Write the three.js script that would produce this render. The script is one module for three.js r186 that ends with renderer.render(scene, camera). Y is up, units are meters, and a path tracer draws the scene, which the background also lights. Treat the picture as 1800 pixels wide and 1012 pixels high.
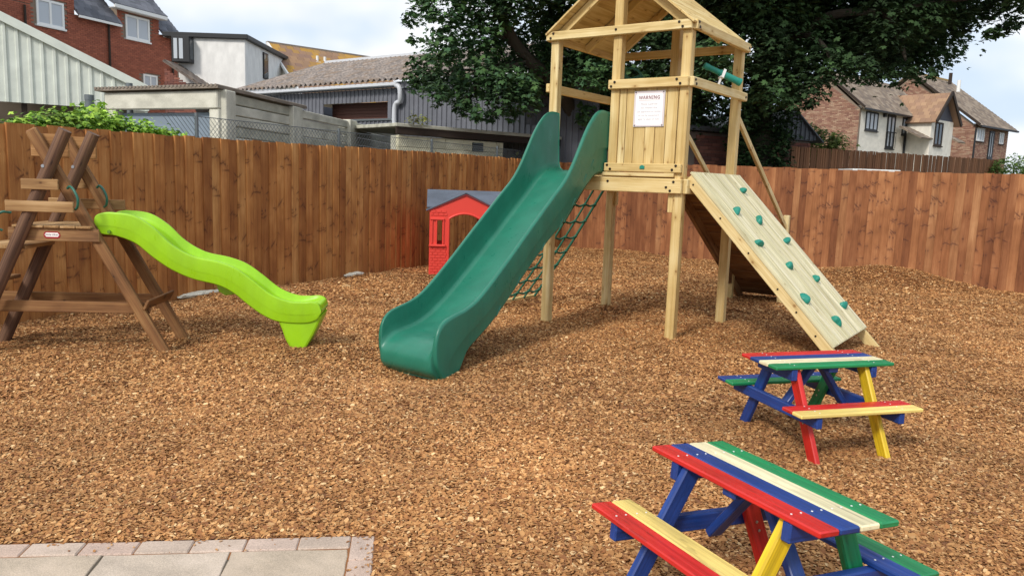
import * as THREE from 'three';
import { mergeGeometries } from 'three/addons/utils/BufferGeometryUtils.js';

// ---------------------------------------------------------------- camera, sky, sun, exposure
const scene = new THREE.Scene();
const camera = new THREE.PerspectiveCamera(40.83, 1800 / 1012, 0.05, 600);
{
  const pitch = 0.139, roll = 0.035;
  const cp = Math.cos(pitch), sp = Math.sin(pitch), c = Math.cos(roll), s = Math.sin(roll);
  camera.position.set(0, 1.45, 0);
  camera.up.set(-s, c * cp, -c * sp);
  camera.lookAt(0, 1.45 - sp, -cp);
}
const renderer = new THREE.WebGLRenderer({ antialias: true });
renderer.setSize(1024, 575);
renderer.toneMapping = THREE.LinearToneMapping;
renderer.toneMappingExposure = 1.2;
renderer.shadowMap.enabled = true;

function rng(seed) { let a = seed >>> 0; return () => { a = (a + 0x6D2B79F5) | 0; let t = Math.imul(a ^ (a >>> 15), 1 | a); t = (t + Math.imul(t ^ (t >>> 7), 61 | t)) ^ t; return ((t ^ (t >>> 14)) >>> 0) / 4294967296; }; }
const rnd = rng(12345);
const R = (a, b) => a + (b - a) * rnd();
const clamp = (x, a, b) => Math.max(a, Math.min(b, x));
const lerp = (a, b, t) => a + (b - a) * t;
const smooth = (a, b, x) => { const t = clamp((x - a) / (b - a), 0, 1); return t * t * (3 - 2 * t); };
function hash(x, y, s) { let h = Math.imul(x | 0, 374761393) ^ Math.imul(y | 0, 668265263) ^ Math.imul(s | 0, 1442695041); h = Math.imul(h ^ (h >>> 13), 1274126177); return ((h ^ (h >>> 16)) >>> 0) / 4294967296; }
const mod = (a, n) => ((a % n) + n) % n;
function pn(x, y, px, py, s) {           // value noise that repeats after px, py cells
  const xi = Math.floor(x), yi = Math.floor(y); let fx = x - xi, fy = y - yi;
  fx = fx * fx * (3 - 2 * fx); fy = fy * fy * (3 - 2 * fy);
  const x0 = mod(xi, px), x1 = mod(xi + 1, px), y0 = mod(yi, py), y1 = mod(yi + 1, py);
  return lerp(lerp(hash(x0, y0, s), hash(x1, y0, s), fx), lerp(hash(x0, y1, s), hash(x1, y1, s), fx), fy);
}
const vn = (x, y, s) => pn(x, y, 1 << 20, 1 << 20, s);
function fbm(x, y, s, o = 4) { let a = 0, k = 0.5, t = 0; for (let i = 0; i < o; i++) { a += k * vn(x, y, s + i); t += k; k *= 0.5; x *= 2.03; y *= 2.03; } return a / t; }
function pfbm(x, y, p, q, s, o = 4) { let a = 0, k = 0.5, t = 0; for (let i = 0; i < o; i++) { a += k * pn(x, y, p, q, s + i); t += k; k *= 0.5; x *= 2; y *= 2; p *= 2; q *= 2; } return a / t; }

{ // bright broken overcast, with bluer gaps to the right of the view
  const W = 1024, H = 512, d = new Float32Array(W * H * 4);
  for (let j = 0; j < H; j++) for (let i = 0; i < W; i++) {
    const el = ((j + 0.5) / H - 0.5) * Math.PI, az = (i + 0.5) / W * Math.PI * 2;
    const y = Math.sin(el), cx = Math.cos(az) * Math.cos(el), cz = Math.sin(az) * Math.cos(el);
    const k = 1 / (Math.max(y, 0) + 0.25);
    let n = fbm(cx * k * 1.1 + 7, cz * k * 1.1 + 3, 11, 6) * 0.65 + fbm(cx * k * 3.5, cz * k * 5 + y * 9, 21, 5) * 0.35;
    const cov = smooth(0.36, 0.56, n - 0.09 * smooth(0.0, 0.45, -cx) + 0.05 * smooth(0.0, 0.4, cx));
    const fine = fbm(cx * k * 5 + 1, cz * k * 5, 31, 5);
    const blue = [0.46, 0.62, 0.82], wht = [0.89 + 0.24 * (fine - 0.5), 0.905 + 0.22 * (fine - 0.5), 0.925 + 0.18 * (fine - 0.5)];
    const o = (j * W + i) * 4, f = y < 0 ? 0.5 : 1;
    for (let c = 0; c < 3; c++) d[o + c] = lerp(lerp(blue[c], wht[c], 0.3), wht[c], cov) * f;
    d[o + 3] = 1;
  }
  const t = new THREE.DataTexture(d, W, H, THREE.RGBAFormat, THREE.FloatType);
  t.mapping = THREE.EquirectangularReflectionMapping; t.magFilter = t.minFilter = THREE.LinearFilter; t.wrapS = THREE.RepeatWrapping; t.needsUpdate = true;
  scene.background = t; scene.environment = t; scene.backgroundIntensity = 1; scene.environmentIntensity = 1;
}
const sun = new THREE.DirectionalLight(new THREE.Color(1, 0.95, 0.88), 2.2);
sun.position.set(-8, 12.5, 5); sun.target.position.set(0, 0, -8); scene.add(sun, sun.target);
sun.castShadow = true; sun.shadow.radius = 20; sun.shadow.mapSize.set(2048, 2048);
{ const s = sun.shadow.camera; s.left = -16; s.right = 16; s.top = 16; s.bottom = -16; s.near = 1; s.far = 60; }

// ---------------------------------------------------------------- textures and materials
function tex(w, h, fn, srgb = true) {
  const d = new Uint8Array(w * h * 4), o = [0, 0, 0];
  for (let j = 0; j < h; j++) for (let i = 0; i < w; i++) { fn(i / w, j / h, o); const k = (j * w + i) * 4; d[k] = clamp(o[0], 0, 1) * 255; d[k + 1] = clamp(o[1], 0, 1) * 255; d[k + 2] = clamp(o[2], 0, 1) * 255; d[k + 3] = 255; }
  const t = new THREE.DataTexture(d, w, h); t.wrapS = t.wrapT = THREE.RepeatWrapping; t.magFilter = THREE.LinearFilter; t.minFilter = THREE.LinearMipmapLinearFilter; t.generateMipmaps = true;
  if (srgb) t.colorSpace = THREE.SRGBColorSpace; t.needsUpdate = true; return t;
}
const hex = (h) => [(h >> 16 & 255) / 255, (h >> 8 & 255) / 255, (h & 255) / 255];
const mix3 = (a, b, t, o) => { o[0] = lerp(a[0], b[0], t); o[1] = lerp(a[1], b[1], t); o[2] = lerp(a[2], b[2], t); };
// wood: one tile of the texture is 0.8 m across the grain and 1.6 m along it
const TW = 0.8, TH = 1.6;
function woodTex(seed, dark, mid, light, knotCol, nKnots, streak = 1, blotch = 0.5, spike = false) {
  const r = rng(seed), K = [];
  for (let i = 0; i < nKnots; i++) { const x = r() * TW, y = r() * TH, m = spike ? 1 + Math.floor(r() * 3) : 1; for (let k = 0; k < m; k++) K.push([x + (k - 1) * 0.04 * (0.6 + r()), y + (r() - 0.5) * 0.03, 0.005 + 0.009 * r(), spike ? (r() - 0.5) * 1.8 : 0, spike && r() < 0.6 ? 2.2 + 2.5 * r() : 1]); }
  return tex(512, 1024, (u, v, o) => {
    const x = u * TW, y = v * TH;
    let warp = 0, kn = 0;
    for (const [kx, ky, kr, ka, ke] of K) {
      let dx = x - kx, dy = y - ky; dx -= Math.round(dx / TW) * TW; dy -= Math.round(dy / TH) * TH;
      const ex = (dx * Math.cos(ka) + dy * Math.sin(ka)) / ke, ey = -dx * Math.sin(ka) + dy * Math.cos(ka), q = ke > 1 ? (ex * ex + ey * ey * 1.3) / (kr * kr) : (dx * dx) / (kr * kr) + (dy * dy) / (kr * kr * 2.2);
      if (q < 60) { warp += Math.sign(dx || 1) * 0.012 * Math.exp(-q / 9); kn = Math.max(kn, Math.exp(-q * 0.9)); kn = Math.max(kn, 0.38 * Math.exp(-((dx * dx) / (kr * kr * 1.6) + (dy * dy) / (kr * kr * 22)))); }
    }
    const uu = (x + warp) / TW;
    const g1 = pn(uu * 26 + 2.2 * pn(u * 5, v * 3, 5, 3, seed), v * 2, 26, 2, seed + 1);
    const g2 = pn(uu * 90, v * 5, 90, 5, seed + 2), g3 = pn(uu * 220, v * 14, 220, 14, seed + 3), bl = pfbm(u * 4, v * 5, 4, 5, seed + 4, 4);
    let t = 0.5 + streak * ((g1 - 0.5) * 0.5 + (g2 - 0.5) * 0.36 + (g3 - 0.5) * 0.3) + blotch * (bl - 0.5);
    t = clamp(t, 0, 1);
    if (t < 0.5) mix3(dark, mid, t * 2, o); else mix3(mid, light, t * 2 - 1, o);
    mix3([o[0], o[1], o[2]], knotCol, clamp(kn * (spike ? 0.75 : 0.95), 0, 1), o);
  });
}
const T = {
  fence: woodTex(3, hex(0x986436), hex(0xb8834a), hex(0xd2a166), hex(0x5d3820), 26, 0.75, 1.1, true),
  fenceRed: woodTex(9, hex(0x825532), hex(0x9e6c45), hex(0xb8885d), hex(0x4c2c20), 24, 0.75, 1.2, true),
  pine: woodTex(5, hex(0xb99d62), hex(0xd8c088), hex(0xe9d8a8), hex(0x8a6434), 22, 1.0, 0.9),
  pineGreen: woodTex(15, hex(0xb2a988), hex(0xd4ccab), hex(0xe6dfc4), hex(0x8b7a4c), 14, 1.1, 0.9),
  brown: woodTex(7, hex(0x644429), hex(0x8a643f), hex(0xad895c), hex(0x38220f), 14, 1.0, 1.0),
  tan: woodTex(17, hex(0x7d5a36), hex(0xa07c50), hex(0xc2a074), hex(0x55361b), 14, 1.0, 1.0),
  log: woodTex(8, hex(0x432d20), hex(0x614534), hex(0x836248), hex(0x2a180e), 10, 1.0, 1.0),
};
const noiseBump = tex(512, 512, (u, v, o) => { const n = pfbm(u * 16, v * 16, 16, 16, 77, 5); o[0] = o[1] = o[2] = n; }, false);
const grainBump = tex(256, 512, (u, v, o) => { const n = 0.5 * pn(u * 60, v * 4, 60, 4, 5) + 0.5 * pn(u * 128, v * 12, 128, 12, 6); o[0] = o[1] = o[2] = n; }, false);
const speckle = tex(512, 512, (u, v, o) => { const n = 0.9 + 0.3 * (pfbm(u * 6, v * 6, 6, 6, 41, 5) - 0.5) + 0.22 * (hash(u * 512, v * 512, 4) - 0.5); o[0] = n; o[1] = n; o[2] = n * 0.98; });
const stain = tex(512, 512, (u, v, o) => { const n = 0.93 + 0.14 * (pfbm(u * 5, v * 5, 5, 5, 51, 6) - 0.5) + 0.05 * (hash(u * 512, v * 512, 8) - 0.5); o[0] = n; o[1] = n; o[2] = n; });
const brushed = tex(512, 512, (u, v, o) => { const g = 0.5 * pn(u * 70, v * 3, 70, 3, 91) + 0.5 * pn(u * 160, v * 8, 160, 8, 92), w = pfbm(u * 9, v * 9, 9, 9, 93, 5), chip = smooth(0.69, 0.74, pfbm(u * 40, v * 16, 40, 16, 94, 3)); const n = 0.93 + 0.2 * (g - 0.5) + 0.22 * (w - 0.5) - 0.1 * chip; o[0] = o[1] = o[2] = n; });
const scuff = tex(512, 512, (u, v, o) => { const a = pfbm(u * 7, v * 7, 7, 7, 95, 5), b = pn(u * 40 + v * 9, v * 3, 40, 3, 96); o[0] = o[1] = o[2] = clamp(0.72 + 0.6 * (a - 0.5) + 0.25 * (b - 0.5), 0, 1); }, false);
const std = (color, rough = 0.8, extra = {}) => new THREE.MeshStandardMaterial({ color: new THREE.Color(color), roughness: rough, ...extra });
const lin = (r, g, b) => new THREE.Color().setRGB(r, g, b);
const wood = (map, tint = 0xffffff, rough = 0.8) => new THREE.MeshStandardMaterial({ map, color: new THREE.Color(tint), roughness: rough, bumpMap: grainBump, bumpScale: 0.0015 });
const M = {
  fence: [0xffffff, 0xf0e4da, 0xe2d4c8, 0xfff8f0, 0xd4c2b4, 0xf6eae0].map((c) => wood(T.fence, c, 0.85)),
  fenceRed: [0xffffff, 0xeee0d8, 0xe0d0c8, 0xfff6f0, 0xd0bcb2, 0xf4e6de].map((c) => wood(T.fenceRed, c, 0.85)),
  pine: [0xffffff, 0xf6efe2, 0xfffaf0].map((c) => wood(T.pine, c, 0.7)),
  pineGreen: [0xffffff, 0xf4f4ea, 0xfdfcf4].map((c) => wood(T.pineGreen, c, 0.75)),
  brown: [0xffffff, 0xf0e6da].map((c) => wood(T.brown, c, 0.8)),
  paleBrown: wood(T.tan, 0xffffff, 0.8), gusset: wood(T.tan, 0xfff0e0, 0.8), log: wood(T.log, 0xffffff, 0.75),
  bolt: std(0x2b2018, 0.5, { metalness: 0.4 }), steel: std(0xb9bcc0, 0.35, { metalness: 0.9 }),
  greenPlastic: new THREE.MeshPhysicalMaterial({ color: lin(0.022, 0.20, 0.13), roughness: 0.52, roughnessMap: scuff, map: stain, bumpMap: noiseBump, bumpScale: 0.0006 }),
  handleGreen: std(lin(0.02, 0.13, 0.09), 0.45), hold: std(lin(0.012, 0.23, 0.17), 0.5),
  lime: new THREE.MeshPhysicalMaterial({ color: lin(0.36, 0.70, 0.012), roughness: 0.52, roughnessMap: scuff, map: stain, bumpMap: noiseBump, bumpScale: 0.0005 }),
  rope: std(lin(0.02, 0.13, 0.08), 0.9), ferrule: std(0x8f948f, 0.5),
  red: std(lin(0.72, 0.06, 0.042), 0.45), roofBlue: std(lin(0.125, 0.15, 0.205), 0.8, { map: speckle }),
  white: std(0xe9e9e6, 0.5), render: std(0xf4eee0, 0.9, { map: stain }), render2: std(0xf8f6f2, 0.9, { map: stain }),
  black: std(0x1b1c1f, 0.5), darkBrown: std(0x33261d, 0.8), planking: std(0x7d7062, 0.9, { map: stain }),
  mortar: std(0x8a7a6a, 0.95), glass: new THREE.MeshPhysicalMaterial({ color: lin(0.05, 0.06, 0.07), roughness: 0.04, specularIntensity: 1 }),
  paneGrey: std(0xb9bfc6, 0.3), concrete: std(0xe2dfd3, 0.95, { map: speckle }), concreteDark: std(0xc9c7b9, 0.95, { map: speckle }),  // flat pane grey standing in for curtains and reflected sky
  cream: std(0xe6e0c4, 0.95, { map: speckle }), cladCream: std(0xe9eee2, 0.5, { map: stain }), cladGrey: std(0x74767f, 0.6, { map: stain }),
  corrugGrey: std(0x6d727a, 0.6, { map: stain }), gutter: std(0xc9ccd2, 0.4), fibre: std(0x9a8d82, 0.95, { map: speckle }),
  doorBlue: std(0x8a99a8, 0.6, { map: stain }), shutter: std(0x5e3a2f, 0.7), galv: std(0x6f7679, 0.5, { metalness: 0.5 }),
  mulch: std(lin(0.25, 0.10, 0.032), 1, { bumpMap: noiseBump, bumpScale: 0.02 }),
  bark: std(0x5d5449, 0.95, { map: speckle, bumpMap: noiseBump, bumpScale: 0.03 }),
  soil: std(0x6a6350, 1, { map: speckle }),
};
const paint = (c) => new THREE.MeshStandardMaterial({ color: c, roughness: 0.62, bumpMap: grainBump, bumpScale: 0.002, map: brushed, roughnessMap: scuff });
const P = { red: paint(lin(0.66, 0.022, 0.016)), blue: paint(lin(0.014, 0.055, 0.27)), pale: paint(lin(0.92, 0.70, 0.21)), cream: paint(lin(0.90, 0.80, 0.50)), green: paint(lin(0.012, 0.27, 0.09)), yellow: paint(lin(0.84, 0.58, 0.02)) };

// ---------------------------------------------------------------- helpers
const V3 = (x, y, z) => new THREE.Vector3(x, y, z);
const used = {};
function numbered(n) { const k = used[n] = (used[n] ?? -1) + 1; return k ? n + '_' + String(k).padStart(3, '0') : n; }
function mesh(name, geo, mat, parent) { const m = new THREE.Mesh(geo, mat); m.name = name; m.castShadow = m.receiveShadow = true; if (parent) parent.add(m); return m; }
function tag(o, label, category, group) { o.userData.label = label; o.userData.category = category; if (group) o.userData.group = group; return o; }
function thing(name, label, category, pos = [0, 0, 0], turn = 0, group) { const g = new THREE.Group(); g.name = numbered(name); g.position.set(...pos); g.rotation.y = turn; tag(g, label, category, group); scene.add(g); return g; }
function structure(o) { o.userData.kind = 'structure'; scene.add(o); return o; }
function stuff(o) { o.userData.kind = 'stuff'; return o; }
function woodUV(geo, grain, off = [R(0, 1), R(0, 1)], sx = TW, sy = TH) {   // metres, grain along the texture's v
  const p = geo.attributes.position, n = geo.attributes.normal, uv = new Float32Array(p.count * 2), ax = ['x', 'y', 'z'];
  for (let i = 0; i < p.count; i++) {
    const N = [Math.abs(n.getX(i)), Math.abs(n.getY(i)), Math.abs(n.getZ(i))], Q = [p.getX(i), p.getY(i), p.getZ(i)];
    const d = N.indexOf(Math.max(...N)), g = ax.indexOf(grain);
    let a, b; if (d === g) { a = (g + 1) % 3; b = (g + 2) % 3; uv[i * 2] = Q[a] / sx + off[0]; uv[i * 2 + 1] = Q[b] / sy * 3 + off[1]; }
    else { a = 3 - d - g; uv[i * 2] = (Q[a] + (d > a ? 0.31 * Q[d] : 0)) / sx + off[0]; uv[i * 2 + 1] = Q[g] / sy + off[1]; }
  }
  geo.setAttribute('uv', new THREE.BufferAttribute(uv, 2)); return geo;
}
function cbox(w, h, d, b = 0.004, grain, off) {     // box with chamfered edges, 44 triangles
  const X = w / 2, Y = h / 2, Z = d / 2; b = Math.min(b, X * 0.45, Y * 0.45, Z * 0.45);
  const pos = [], nor = [];
  const quad = (a, c, e, f, n) => { for (const q of [a, c, e, a, e, f]) { pos.push(...q); nor.push(...n); } };
  const pt = (ax, s, A, u, B, v) => { const r = [0, 0, 0]; r[ax] = s; r[A] = u; r[B] = v; return r; };
  const H = [X, Y, Z];
  for (let ax = 0; ax < 3; ax++) { const A = (ax + 1) % 3, B = (ax + 2) % 3; for (const s of [1, -1]) { const n = [0, 0, 0]; n[ax] = s; const a = H[A] - b, c = H[B] - b; const q = [pt(ax, s * H[ax], A, -a, B, -c), pt(ax, s * H[ax], A, a, B, -c), pt(ax, s * H[ax], A, a, B, c), pt(ax, s * H[ax], A, -a, B, c)]; if (s < 0) q.reverse(); quad(...q, n); } }
  for (let ax = 0; ax < 3; ax++) { const A = (ax + 1) % 3, B = (ax + 2) % 3, L = H[ax] - b; for (const s of [1, -1]) for (const t of [1, -1]) { const n = [0, 0, 0]; n[A] = s * 0.7071; n[B] = t * 0.7071; const p1 = (l) => pt(ax, l, A, s * H[A], B, t * (H[B] - b)), p2 = (l) => pt(ax, l, A, s * (H[A] - b), B, t * H[B]); const q = [p1(-L), p1(L), p2(L), p2(-L)]; if (s * t < 0) q.reverse(); quad(...q.reverse(), n); } }
  for (const s of [1, -1]) for (const t of [1, -1]) for (const r of [1, -1]) { const n = [s, t, r].map((q) => q * 0.577); const q = [[s * X, t * (Y - b), r * (Z - b)], [s * (X - b), t * Y, r * (Z - b)], [s * (X - b), t * (Y - b), r * Z]]; if (s * t * r < 0) q.reverse(); for (const k of q) { pos.push(...k); nor.push(...n); } }
  const g = new THREE.BufferGeometry(); g.setAttribute('position', new THREE.Float32BufferAttribute(pos, 3)); g.setAttribute('normal', new THREE.Float32BufferAttribute(nor, 3));
  if (!grain) grain = w >= h && w >= d ? 'x' : h >= d ? 'y' : 'z';
  return woodUV(g, grain, off);
}
const pick = (a) => Array.isArray(a) ? a[Math.floor(rnd() * a.length)] : a;
function plank(name, x0, x1, y0, y1, z0, z1, mat, parent, b = 0.004, grain) {      // axis-aligned timber between two corners
  const m = mesh(name, cbox(Math.abs(x1 - x0), Math.abs(y1 - y0), Math.abs(z1 - z0), b, grain), pick(mat), parent);
  m.position.set((x0 + x1) / 2, (y0 + y1) / 2, (z0 + z1) / 2); return m;
}
function bar(name, a, b, w, h, mat, parent, up = V3(0, 1, 0), bev = 0.004) {       // timber from a to b; h along up, w across
  const A = V3(...a), B = V3(...b), L = A.distanceTo(B), x = B.clone().sub(A).normalize(), z = x.clone().cross(up).normalize(), y = z.clone().cross(x);
  const m = mesh(name, cbox(L, h, w, bev, 'x'), pick(mat), parent); m.position.copy(A).add(B).multiplyScalar(0.5);
  m.quaternion.setFromRotationMatrix(new THREE.Matrix4().makeBasis(x, y, z)); return m;
}
function norm(g) { g = g.index ? g.toNonIndexed() : g; for (const k of Object.keys(g.attributes)) if (!['position', 'normal', 'uv'].includes(k)) g.deleteAttribute(k); if (!g.attributes.uv) g.setAttribute('uv', new THREE.BufferAttribute(new Float32Array(g.attributes.position.count * 2), 2)); return g; }
const merge = (list) => mergeGeometries(list.map(norm));
const boxAt = (x0, x1, y0, y1, z0, z1, b = 0.004) => cbox(Math.abs(x1 - x0), Math.abs(y1 - y0), Math.abs(z1 - z0), b).translate((x0 + x1) / 2, (y0 + y1) / 2, (z0 + z1) / 2);
function tube(pts, r0, r1 = r0, sides = 8, segs = 0, close = false) {
  const c = new THREE.CatmullRomCurve3(pts.map((p) => Array.isArray(p) ? V3(...p) : p), close), n = segs || pts.length * 4;
  const g = new THREE.TubeGeometry(c, n, 1, sides, close), p = g.attributes.position;
  for (let i = 0; i <= n; i++) { const q = c.getPointAt(i / n), r = lerp(r0, r1, i / n); for (let j = 0; j <= sides; j++) { const k = i * (sides + 1) + j; p.setXYZ(k, q.x + (p.getX(k) - q.x) * r, q.y + (p.getY(k) - q.y) * r, q.z + (p.getZ(k) - q.z) * r); } }
  return g;
}
function cyl(a, b, r0, r1 = r0, n = 12) { const A = V3(...a), B = V3(...b), L = A.distanceTo(B); const g = new THREE.CylinderGeometry(r1, r0, L, n); g.applyMatrix4(new THREE.Matrix4().compose(A.clone().add(B).multiplyScalar(0.5), new THREE.Quaternion().setFromUnitVectors(V3(0, 1, 0), B.clone().sub(A).normalize()), V3(1, 1, 1))); return g; }
function extrude(pts, depth, bevel = 0) { const s = new THREE.Shape(pts.map((p) => new THREE.Vector2(p[0], p[1]))); const g = new THREE.ExtrudeGeometry(s, { depth, bevelEnabled: bevel > 0, bevelSize: bevel, bevelThickness: bevel, bevelSegments: 2, curveSegments: 8 }); return g; }
const dummy = new THREE.Object3D();
function instanced(name, geo, mat, list, parent) {    // list of [matrix, color]
  const m = new THREE.InstancedMesh(geo, mat, list.length); m.name = name; m.castShadow = m.receiveShadow = true;
  list.forEach(([mx, c], i) => { m.setMatrixAt(i, mx); if (c) m.setColorAt(i, c); });
  m.userData.kind = 'stuff'; if (parent) parent.add(m); return m;
}

// ---------------------------------------------------------------- terrain
const fencePts = [[-6.96, -2.43], [-4.598, -6.834], [-3.08, -9.69], [-1.40, -12.70], [1.055, -17.38], [7.994, -12.0], [11.15, -9.55]];
const yard = [...fencePts, [11.15, 1.5], [-6.96, 1.5]];
function inYard(x, z) { let c = false; for (let i = 0, j = yard.length - 1; i < yard.length; j = i++) { const [xi, zi] = yard[i], [xj, zj] = yard[j]; if ((zi > z) !== (zj > z) && x < (xj - xi) * (z - zi) / (zj - zi) + xi) c = !c; } return c; }
const bump2 = (x, z, cx, cz, rx, rz) => Math.exp(-(((x - cx) / rx) ** 2 + ((z - cz) / rz) ** 2));
function terr(x, z) {
  let h = 0.05 * (fbm(x * 0.7 + 20, z * 0.7 + 20, 61, 3) - 0.5) + 0.05 * (fbm(x * 2.6 + 9, z * 2.6, 71, 3) - 0.5);
  h *= smooth(-2.9, -3.8, z) * 0.8 + 0.2;
  h += 0.2 * bump2(x, z, 6.3, -12.9, 1.0, 0.6) + 0.06 * bump2(x, z, 5.2, -13.6, 1.6, 0.6) - 0.085 * bump2(x, z, -0.72, -5.75, 0.5, 0.5) - 0.03 * bump2(x, z, 7.6, -11.9, 0.8, 0.6);
  h += 0.04 * bump2(x, z, -3.3, -8.6, 0.5, 0.6) + 0.05 * bump2(x, z, -1.7, -6.25, 0.4, 0.4) + 0.05 * bump2(x, z, 2.0, -16.2, 0.8, 0.6);
  for (const [px, pz] of [[0.37, -7.96], [1.5, -7.16], [2.22, -8.2], [1.09, -9.0], [-2.69, -5.94], [-2.75, -6.41]]) h += 0.02 * bump2(x, z, px, pz, 0.15, 0.15);
  return h;
}
// patio frame: corner, left along a, towards the camera along b
const PK = [-0.518, -2.966], PA = [-0.9915, 0.13], PB = [0.13, 0.9915];
const patioAt = (a, b) => [PK[0] + PA[0] * a + PB[0] * b, PK[1] + PA[1] * a + PB[1] * b];
function onPatio(x, z, m = 0) { const dx = x - PK[0], dz = z - PK[1]; return dx * PA[0] + dz * PA[1] > -m && dx * PB[0] + dz * PB[1] > -m; }

structure(mesh('ground', new THREE.CircleGeometry(420, 64).rotateX(-Math.PI / 2).translate(0, -0.16, 0), M.soil));
{
  const pos = [], idx = [], uv = [], st = 0.09, x0 = -7, z0 = -17.5, nx = Math.ceil(18.2 / st), nz = Math.ceil(18.9 / st);
  const id = new Int32Array((nx + 1) * (nz + 1)).fill(-1); let n = 0;
  const vert = (i, j) => { const k = j * (nx + 1) + i; if (id[k] < 0) { const x = x0 + i * st, z = z0 + j * st; pos.push(x, terr(x, z), z); uv.push(x, z); id[k] = n++; } return id[k]; };
  for (let j = 0; j < nz; j++) for (let i = 0; i < nx; i++) {
    const x = x0 + (i + 0.5) * st, z = z0 + (j + 0.5) * st;
    if (!inYard(x, z) || onPatio(x, z, -0.12)) continue;
    const a = vert(i, j), b = vert(i + 1, j), c = vert(i + 1, j + 1), d = vert(i, j + 1); idx.push(a, d, c, a, c, b);
  }
  const g = new THREE.BufferGeometry(); g.setAttribute('position', new THREE.Float32BufferAttribute(pos, 3)); g.setAttribute('uv', new THREE.Float32BufferAttribute(uv, 2)); g.setIndex(idx); g.computeVertexNormals();
  structure(mesh('mulch_bed', g, M.mulch));
}
{ // wood chips lying on the bed
  const mk = (seed, thick) => {                     // an irregular, slightly curled flake
    const r = rng(seed), n = 6, top = [], bot = [];
    for (let i = 0; i < n; i++) { const a = i / n * Math.PI * 2 + (r() - 0.5) * 0.5, q = 0.75 + 0.4 * r(); const x = Math.cos(a) * q * 0.5, z = Math.sin(a) * q * 0.5; const y = -0.35 * x * x * (r() + 0.4); top.push([x, y + thick, z]); bot.push([x * 0.95, y, z * 0.95]); }
    const p = []; const tri = (a, b, c) => p.push(...a, ...b, ...c);
    for (let i = 1; i < n - 1; i++) tri(top[0], top[i + 1], top[i]);
    for (let i = 0; i < n; i++) { const j = (i + 1) % n; tri(top[i], top[j], bot[j]); tri(top[i], bot[j], bot[i]); }
    const g = new THREE.BufferGeometry(); g.setAttribute('position', new THREE.Float32BufferAttribute(p, 3)); g.computeVertexNormals(); return g;
  };
  const pal = [[0.47, 0.238, 0.085], [0.40, 0.188, 0.063], [0.34, 0.148, 0.048], [0.26, 0.105, 0.035], [0.56, 0.315, 0.13], [0.18, 0.07, 0.025], [0.68, 0.46, 0.23]], wgt = [0.23, 0.23, 0.2, 0.13, 0.12, 0.05, 0.04];
  const r = rng(99), lists = [[], [], []], col = new THREE.Color();
  const zone = (zn, zf, dens, size) => {
    const st = Math.sqrt(1 / dens);
    for (let z = zf; z < zn; z += st) {
      const half = Math.max(1.6, -z * 0.72 + 0.6);
      for (let x = -half; x < half; x += st) {
        const px = x + (r() - 0.5) * st * 1.6, pz = z + (r() - 0.5) * st * 1.6;
        if (!inYard(px, pz) || onPatio(px, pz, 0.004)) continue;
        const L = size * (0.009 + 0.02 * r() * r() + 0.005 * r()) * 1.1, W = L * (0.26 + 0.42 * r());
        dummy.position.set(px, terr(px, pz) + 0.003 + 0.007 * r() * size, pz);
        dummy.rotation.set((r() - 0.5) * 0.9, r() * 6.283, (r() - 0.5) * 0.9); dummy.scale.set(L * 1.25, L * 0.5, W * 1.25); dummy.updateMatrix();
        let t = r(), k = 0; while (k < 6 && t > wgt[k]) t -= wgt[k++];
        const patch = 0.62 + 0.5 * fbm(px * 0.8, pz * 0.8, 5, 3) + 0.3 * fbm(px * 3.1, pz * 3.1, 6, 2), jit = patch * (0.85 + 0.3 * r()), c = pal[k];
        lists[Math.floor(r() * 3)].push([dummy.matrix.clone(), new THREE.Color().setRGB(c[0] * jit, c[1] * jit, c[2] * jit)]);
      }
    }
  };
  zone(-2.0, -4.6, 11500, 1.0); zone(-4.6, -8.6, 6200, 1.2); zone(-8.6, -17.4, 2400, 1.7);
  for (let i = 0; i < 130; i++) { const edge = r() < 0.5, a = edge ? r() * 1.9 : r() * r() * 0.12, b = edge ? r() * r() * 0.14 : r() * 0.7, [px, pz] = patioAt(a, b), L = 0.008 + 0.016 * r(); dummy.position.set(px, 0.006, pz); dummy.rotation.set((r() - 0.5) * 0.3, r() * 6.28, (r() - 0.5) * 0.3); dummy.scale.set(L, L * 0.4, L * 0.45); dummy.updateMatrix(); const c = pal[Math.floor(r() * 5)]; lists[i % 3].push([dummy.matrix.clone(), new THREE.Color().setRGB(c[0], c[1], c[2])]); }
  const mat = std(0xffffff, 0.85), g = new THREE.Group(); g.name = 'wood_chips'; tag(g, 'brown bark and wood chips covering the whole playground floor', 'wood chips'); stuff(g); scene.add(g);
  lists.forEach((l, i) => instanced('chip_layer', mk(i + 1, 0.12), mat, l, g));
}

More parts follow.
